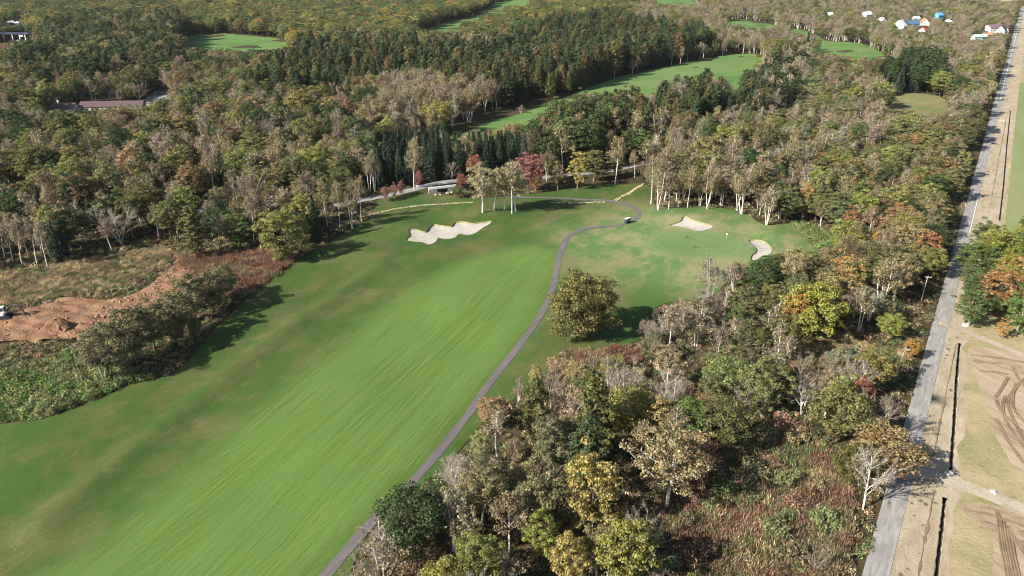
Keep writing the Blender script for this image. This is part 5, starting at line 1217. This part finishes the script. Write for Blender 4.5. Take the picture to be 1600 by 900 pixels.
def truck():
    o = tagged('parked_truck', B['truck'], 1.2, 'small green and white truck parked in the yard by the maroon roofs', 'truck')
    part('cab', o, 'wall_white', lambda mb: box(mb, (2.2, 0, 1.5), (1.7, 2.0, 1.9), top=(.8, .95)), bevel=.1)
    part('bed', o, 'wall_aqua', lambda mb: box(mb, (-.9, 0, 1.7), (4.2, 2.1, 1.9)), bevel=.05)
    part('windscreen', o, 'window_glass', lambda mb: box(mb, (2.95, 0, 1.9), (.1, 1.6, .7)))
    for x in (2.1, -1.6):
        for y in (-.95, .95): part('wheel', o, 'rubber', lambda mb: cyl(mb, (x, y - .15, .42), (x, y + .15, .42), .42))
truck()

def golf_cart():
    i = int(np.argmin(np.hypot(PATH[:, 0] - CART[0], PATH[:, 1] - CART[1]))); p = PATH[i]; t = PATH[i + 1] - PATH[i - 1]
    o = tagged('golf_cart', (p[0], p[1], hz(*p) + .07), math.atan2(t[1], t[0]), 'white roofed golf cart on the bend of the cart path', 'golf cart')
    part('chassis', o, 'cart_dark', lambda mb: box(mb, (0, 0, .42), (3.2, 1.2, .22)), bevel=.04)
    part('front_cowl', o, 'cart_white', lambda mb: box(mb, (1.42, 0, .75), (.75, 1.25, .62), top=(.6, .85)), bevel=.08)
    part('rear_body', o, 'cart_dark', lambda mb: box(mb, (-1.1, 0, .72), (.95, 1.25, .5)), bevel=.06)
    for x in (.35, -.65):
        s = part('seat', o, 'cart_dark', lambda mb: box(mb, (x, 0, .78), (.55, 1.15, .16)), bevel=.04)
        part('backrest', s, 'cart_dark', lambda mb: box(mb, (x - .3, 0, 1.08), (.12, 1.15, .5), Matrix.Rotation(-.15, 4, 'Y')), bevel=.04)
    part('roof', o, 'cart_white', lambda mb: box(mb, (-.1, 0, 1.98), (2.7, 1.35, .12), top=(.93, .9)), bevel=.04)
    for x in (1.1, -1.3):
        for y in (-.56, .56): part('post', o, 'cart_dark', lambda mb: cyl(mb, (x * 1.05, y, .7), (x, y, 1.95), .03, 6))
    part('windscreen', o, 'window_glass', lambda mb: box(mb, (1.12, 0, 1.4), (.03, 1.08, .8)))
    part('steering_wheel', o, 'cart_dark', lambda mb: cyl(mb, (.85, .3, 1.08), (.9, .3, 1.12), .18, 10))
    for y in (-.3, .3): part('golf_bag', o, 'roof_blue', lambda mb: cyl(mb, (-1.6, y, .55), (-1.75, y, 1.45), .15, 8))
    for x in (1.25, -1.15):
        for y in (-.58, .58):
            w = part('wheel', o, 'rubber', lambda mb: cyl(mb, (x, y - .1, .24), (x, y + .1, .24), .24, 14))
            part('rim', w, 'metal_grey', lambda mb: cyl(mb, (x, y - .11, .24), (x, y + .11, .24), .13, 10))
golf_cart()

def flag():
    o = tagged('golf_flag', FLAG, 0, 'white flag on its pole in the putting green', 'golf flag')
    part('flagstick', o, 'wall_white', lambda mb: cyl(mb, (0, 0, -.1), (0, 0, 2.4), .035, 6))
    def pen(mb):
        n = 6; v = []
        for i in range(n + 1):
            x = .03 + .65 * i / n; y = .07 * math.sin(i * 1.3); hh = .22 * (1 - .25 * i / n)
            v += [(x, y - .01, 2.15 - hh), (x, y - .01, 2.15 + hh), (x, y + .01, 2.15 - hh), (x, y + .01, 2.15 + hh)]
        f = []
        for i in range(n):
            b = i * 4; f += [(b, b + 4, b + 5, b + 1), (b + 3, b + 7, b + 6, b + 2), (b + 1, b + 5, b + 7, b + 3), (b + 2, b + 6, b + 4, b)]
        mb.add(v, f)
    part('pennant', o, 'hat_white', pen)
    part('cup', o, 'steel_dark', lambda mb: cyl(mb, (0, 0, -.05), (0, 0, .02), .09, 10))
flag()

def clothes(name, shirt, trousers):
    a = Mat(name, .85, .2)
    z = nd(a.nt, 'ShaderNodeSeparateXYZ', {0: nd(a.nt, 'ShaderNodeTexCoord').outputs['Object']}).outputs[2]
    c = a.mix(a.math('GREATER_THAN', z, .09), (.05, .05, .05), trousers)
    c = a.mix(a.math('GREATER_THAN', z, .92), c, shirt)
    c = a.mix(a.math('GREATER_THAN', z, 1.40), c, (.42, .27, .20))
    M[name] = a.color(c)
clothes('clothes_dark', (.03, .03, .045), (.05, .05, .055)); clothes('clothes_grey', (.05, .05, .06), (.025, .025, .03))
def person(loc, rz, mat, label, bend, cap):
    o = tagged('person', loc, rz, label, 'person', 'golfers on the putting green')
    f = bend
    J = {'pel': (0, 0, .95, .14), 'sp': (.10 * f, 0, 1.15, .135), 'ch': (.26 * f, 0, 1.33, .15), 'nk': (.36 * f, 0, 1.46, .055), 'hd': (.44 * f, 0, 1.58, .095), 'tp': (.48 * f, 0, 1.70, .075), 'nose': (.44 * f + .10, 0, 1.60, .02)}
    E = [('pel', 'sp'), ('sp', 'ch'), ('ch', 'nk'), ('nk', 'hd'), ('hd', 'tp'), ('hd', 'nose')]
    for s, k in ((1, 'l'), (-1, 'r')):
        J.update({'hp' + k: (0, s * .10, .88, .10), 'kn' + k: (.06, s * .15, .48, .065), 'an' + k: (-.02, s * .17, .09, .045), 'to' + k: (.17, s * .19, .04, .035),
                  'sh' + k: (.27 * f, s * .19, 1.38, .07), 'el' + k: (.30 * f + .10, s * .20, 1.12, .05), 'wr' + k: (.36 * f + .22, s * .05, .92, .032), 'pm' + k: (.36 * f + .25, s * .035, .86, .035)})
        E += [('pel', 'hp' + k), ('hp' + k, 'kn' + k), ('kn' + k, 'an' + k), ('an' + k, 'to' + k), ('ch', 'sh' + k), ('sh' + k, 'el' + k), ('el' + k, 'wr' + k), ('wr' + k, 'pm' + k)]
        for q in range(5):
            J[f'f{q}{k}'] = (.36 * f + .25 + .018 * (q - 2), s * (.02 if q else .06), .79 + .01 * abs(q - 2), .009); E.append(('pm' + k, f'f{q}{k}'))
    names = list(J); me = bpy.data.meshes.new('body')
    me.from_pydata([J[n][:3] for n in names], [(names.index(a), names.index(b)) for a, b in E], []); me.materials.append(M[mat])
    b = link('body', me, o); b.modifiers.new('skin', 'SKIN'); sub = b.modifiers.new('sub', 'SUBSURF'); sub.levels = sub.render_levels = 1
    for i, n in enumerate(names):
        sv = me.skin_vertices[0].data[i]; sv.radius = (J[n][3], J[n][3]); sv.use_root = n == 'pel'
    part('cap', o, cap, lambda mb: (cyl(mb, (.46 * f, 0, 1.64), (.48 * f, 0, 1.77), .105, 12, .07), box(mb, (.46 * f + .13, 0, 1.65), (.13, .15, .02))))
    c = link('putter', None, loc=(0, 0, 0)); bpy.data.objects.remove(c)
    k = math.cos(rz), math.sin(rz); px, pz = .36 * f + .25, .84
    t = tagged('putter', (loc[0] + px * k[0], loc[1] + px * k[1]), rz, f"thin putter held by the {label.split(' bending')[0].split(' standing')[0]}", 'golf club', 'putters held on the green')
    part('shaft', t, 'metal_grey', lambda mb: cyl(mb, (.12, 0, .02), (0, 0, .95), .010, 6))
    part('club_head', t, 'steel_dark', lambda mb: box(mb, (.14, 0, .03), (.05, .12, .03)))
person(PEOPLE[0], -1.2, 'clothes_dark', 'person in dark clothes bending over a putt near the bunker', 1.0, 'cart_dark')
person(PEOPLE[1], .9, 'clothes_grey', 'person in dark grey clothes standing at the middle of the green', .55, 'cart_dark')

def digger():
    o = tagged('excavator', DIGGER, .18, 'white excavator parked on the earth clearing at the left edge', 'excavator'); o.scale = (1.3, 1.3, 1.3)
    for y in (-1.0, 1.0):
        def tr(mb):
            p = []
            for a in np.linspace(-math.pi / 2, math.pi / 2, 6): p.append((1.4 + .42 * math.cos(a), .42 + .42 * math.sin(a)))
            for a in np.linspace(math.pi / 2, 1.5 * math.pi, 6): p.append((-1.4 + .42 * math.cos(a), .42 + .42 * math.sin(a)))
            n = len(p); v = [(x, y - .26, z) for x, z in p] + [(x, y + .26, z) for x, z in p]
            mb.add(v, [(i, (i + 1) % n, n + (i + 1) % n, n + i)[::-1] for i in range(n)] + [tuple(range(n)), tuple(range(n, 2 * n))[::-1]])
        part('track', o, 'rubber', tr)
    part('undercarriage', o, 'steel_dark', lambda mb: (box(mb, (0, 0, .5), (2.0, 1.6, .4)), cyl(mb, (0, 0, .6), (0, 0, .95), .6, 14)))
    part('engine_house', o, 'digger_white', lambda mb: (box(mb, (-.5, 0, 1.45), (2.4, 2.3, 1.0), top=(.95, .95)), box(mb, (-1.35, 0, 1.4), (.9, 2.2, 1.25), top=(.8, .95))), bevel=.1)
    cb = part('cab', o, 'digger_white', lambda mb: box(mb, (.35, -.55, 2.35), (1.3, 1.1, 1.5), top=(.85, .92)), bevel=.07)
    part('side_window', cb, 'window_glass', lambda mb: box(mb, (.38, -1.09, 2.5), (.85, .05, .8)))
    part('front_window', cb, 'window_glass', lambda mb: box(mb, (.98, -.55, 2.5), (.06, .8, .95), Matrix.Rotation(-.1, 4, 'Y')))
    R = Matrix.Rotation
    part('boom', o, 'steel_dark', lambda mb: (box(mb, (1.5, .3, 2.2), (2.0, .3, .45), R(-.75, 4, 'Y')), box(mb, (2.9, .3, 2.75), (1.8, .28, .4), R(.25, 4, 'Y'))), bevel=.05)
    part('stick', o, 'steel_dark', lambda mb: box(mb, (4.0, .3, 1.75), (2.1, .24, .3), R(1.15, 4, 'Y')), bevel=.04)
    part('hydraulic_ram', o, 'metal_grey', lambda mb: (cyl(mb, (.9, .3, 1.5), (2.2, .3, 2.5), .08, 8), cyl(mb, (2.6, .3, 3.05), (3.8, .3, 2.5), .07, 8)))
    part('bucket', o, 'steel_dark', lambda mb: box(mb, (4.3, .3, .45), (.8, .9, .85), R(.5, 4, 'Y'), top=(.6, 1)), bevel=.05)
digger()

def heap():
    n = 30; v = [(.2, .1, 2.75)]; f = []
    rings = [(.45, 2.7), (1.0, 2.5), (1.6, 2.1), (2.3, 1.5), (3.0, .8), (3.7, .2), (4.3, -.3)]
    for k, (r, z) in enumerate(rings):
        for i in range(n):
            a = i * 2 * math.pi / n; q = 1 + .10 * math.sin(2 * a + 1 + .4 * k) + rng.normal(0, .07)
            v.append((r * q * math.cos(a) * 1.1, r * q * math.sin(a) * .95, z + rng.normal(0, .14)))
    f += [(0, 1 + i, 1 + (i + 1) % n) for i in range(n)]
    for k in range(len(rings) - 1):
        f += [(1 + k * n + i, 1 + (k + 1) * n + i, 1 + (k + 1) * n + (i + 1) % n, 1 + k * n + (i + 1) % n) for i in range(n)]
    o = link('earth_heap', new_mesh('earth_heap', v, f, ['heap_earth']), loc=(HEAP[0], HEAP[1], hz(*HEAP)), sc=1.12, label='cone shaped heap of reddish earth on the bare clearing', category='earth heap')
heap()
def rock(mb, c, r, g=rng):
    v = np.array([(1, 0, 0), (-1, 0, 0), (0, 1, 0), (0, -1, 0), (0, 0, 1), (0, 0, -1), (.7, .7, .3), (-.7, .7, .3), (-.7, -.7, .3), (.7, -.7, .3)]) * r * g.uniform(.7, 1.2, (10, 1)) * [1, 1, .75]
    mb.add(v + np.array(c), [(4, 0, 6), (4, 6, 2), (4, 2, 7), (4, 7, 1), (4, 1, 8), (4, 8, 3), (4, 3, 9), (4, 9, 0), (0, 5, 2, 6), (2, 5, 1, 7), (1, 5, 3, 8), (3, 5, 0, 9)])
def clods():
    mb = MB(); k = 0
    lo, hi = DIRT.min(0), DIRT.max(0)
    while k < 1700:
        x, y = rng.uniform(lo, hi)
        if inside(DIRT, np.array([x]), np.array([y]))[0] and (x > -125 or rng.random() < .12):
            rock(mb, (x, y, hz(x, y) + .42), abs(rng.normal(.14, .16)) + .06); k += 1
    link('earth_clods', mb.mesh('earth_clods', ['dirt_clod']), kind='stuff', label='loose clods and stones strewn over the bare earth', category='rubble')
clods()
for i, l in enumerate(STONES):
    mb = MB(); q = densify(np.array(l), .55, False)
    for row in range(3 if i == 2 else 2):
        for p in q + rng.normal(0, .22, q.shape):
            rock(mb, (p[0], p[1] + row * .5 - .3, hz(*p) + .15 + row * .12), rng.uniform(.22, .42))
    link('stone_edging', mb.mesh('stone_edging', ['pale_stone']), kind='stuff', category='stone edging',
         label=['pale stone edging along the stream left of the birch clump', 'pale stone edging beside the upper cart path', 'pale stone wall climbing from the cart path bend'][i])

def bridge():
    a = np.array([-36.4, 337.0]); b = np.array([-25.5, 341.8]); m = (a + b) / 2; L = float(np.linalg.norm(b - a)); rz = math.atan2(*(b - a)[::-1])
    base = -.4
    o = link('road_bridge', None, loc=(m[0], m[1], base), rz=rz, label='short pale concrete road bridge over the stream', category='bridge')
    part('parapet', o, 'roof_white', lambda mb: box(mb, (0, 0, 3.1), (L + 1, .5, .9)))
    for s in (-1, 1): part('abutment', o, 'concrete', lambda mb: box(mb, (s * (L / 2 - 1.4), .05, 1.3), (L * .34, .6, 2.7)))
    part('opening', o, 'opening_shade', lambda mb: box(mb, (0, .9, 1.2), (L * .45, 1.2, 2.5)))  # near-black block, its colour stands in for the shade under the bridge
    part('deck_edge', o, 'concrete', lambda mb: box(mb, (0, .1, 2.55), (L, .7, .3)))
    part('far_parapet', o, 'roof_white', lambda mb: box(mb, (0, 6.4, 2.9), (L + 8, .35, .7)))
    for i, (x, y, r) in enumerate([(-4, -2, .8), (-2, -3, .6), (1.5, -2.4, .9), (3.5, -2, .7), (5.5, -2.6, .8), (7, -1.8, 1.0), (8.6, -2.4, .8)]):
        mb = MB(); rock(mb, (0, 0, .2), r); p = m + np.array([x * math.cos(rz) - y * math.sin(rz), x * math.sin(rz) + y * math.cos(rz)])
        link('boulder', mb.mesh('boulder', ['grey_stone']), loc=(p[0], p[1], hz(*p)), rz=i, label=f"grey boulder on the stream bank below the bridge, {ORD[i]}", category='boulder', group='boulders below the bridge')
bridge()
for i, (p, tilt) in enumerate(zip(POLES, (.10, .05, .02))):
    o = tagged('utility_pole', p, 0, ['pale utility pole leaning at the meadow edge by the road', 'pale utility pole in the dark trees beside the road', 'pale utility pole by the road above the white edge line'][i], 'utility pole', 'utility poles along the road')
    o.rotation_euler = (0, tilt, 0)
    part('pole', o, 'pole_pale', lambda mb: cyl(mb, (0, 0, -.5), (0, 0, 8.6), .12, 8, .08))
    part('crossarm', o, 'pole_pale', lambda mb: box(mb, (.25, 0, 8.1), (2.0, .14, .16)))
    for x in (-.6, .3, 1.1): part('insulator', o, 'wall_white', lambda mb: cyl(mb, (x, 0, 8.2), (x, 0, 8.4), .05, 6))
def headwall(p, label, s=(1.7, .9, 1.0), rz=.2):
    o = tagged('culvert_headwall', p, rz, label, 'culvert', 'culvert headwalls on the ditches')
    part('slab', o, 'wall_white', lambda mb: box(mb, (0, 0, s[2] * .35), s), bevel=.06)
    part('cap', o, 'concrete', lambda mb: box(mb, (0, 0, s[2] * .9), (s[0] * .9, s[1] * .55, .16)))
headwall(GATEBOX, 'white culvert headwall beside the gravel track', (1.4, 1.1, .9)); headwall(CULVERT[0], 'pale culvert headwall where the farm track crosses the ditch', (1.5, .8, .7))
mb = MB(); rock(mb, (0, 0, .2), .75)
link('white_boulder', mb.mesh('white_boulder', ['wall_white']), loc=(*CULVERT[1], hz(*CULVERT[1])), label='white boulder beside the farm track in the field', category='boulder')

# ---------------------------------------------------------------- the air
def haze():
    mb = MB(); box(mb, (0, 3750, 70), (12400, 10800, 170))
    a = bpy.data.materials.new('haze_air'); a.use_nodes = True; nt = a.node_tree; nt.nodes.clear()
    v = nt.nodes.new('ShaderNodeVolumePrincipled'); out = nt.nodes.new('ShaderNodeOutputMaterial')
    v.inputs['Color'].default_value = (.86, .90, .95, 1); v.inputs['Density'].default_value = .00002; v.inputs['Anisotropy'].default_value = .2
    nt.links.new(v.outputs[0], out.inputs['Volume'])
    link('haze', new_mesh('haze', np.vstack(mb.v), mb.f, [a]), kind='stuff', label='thin pale haze in the air over the woods', category='haze')
haze()
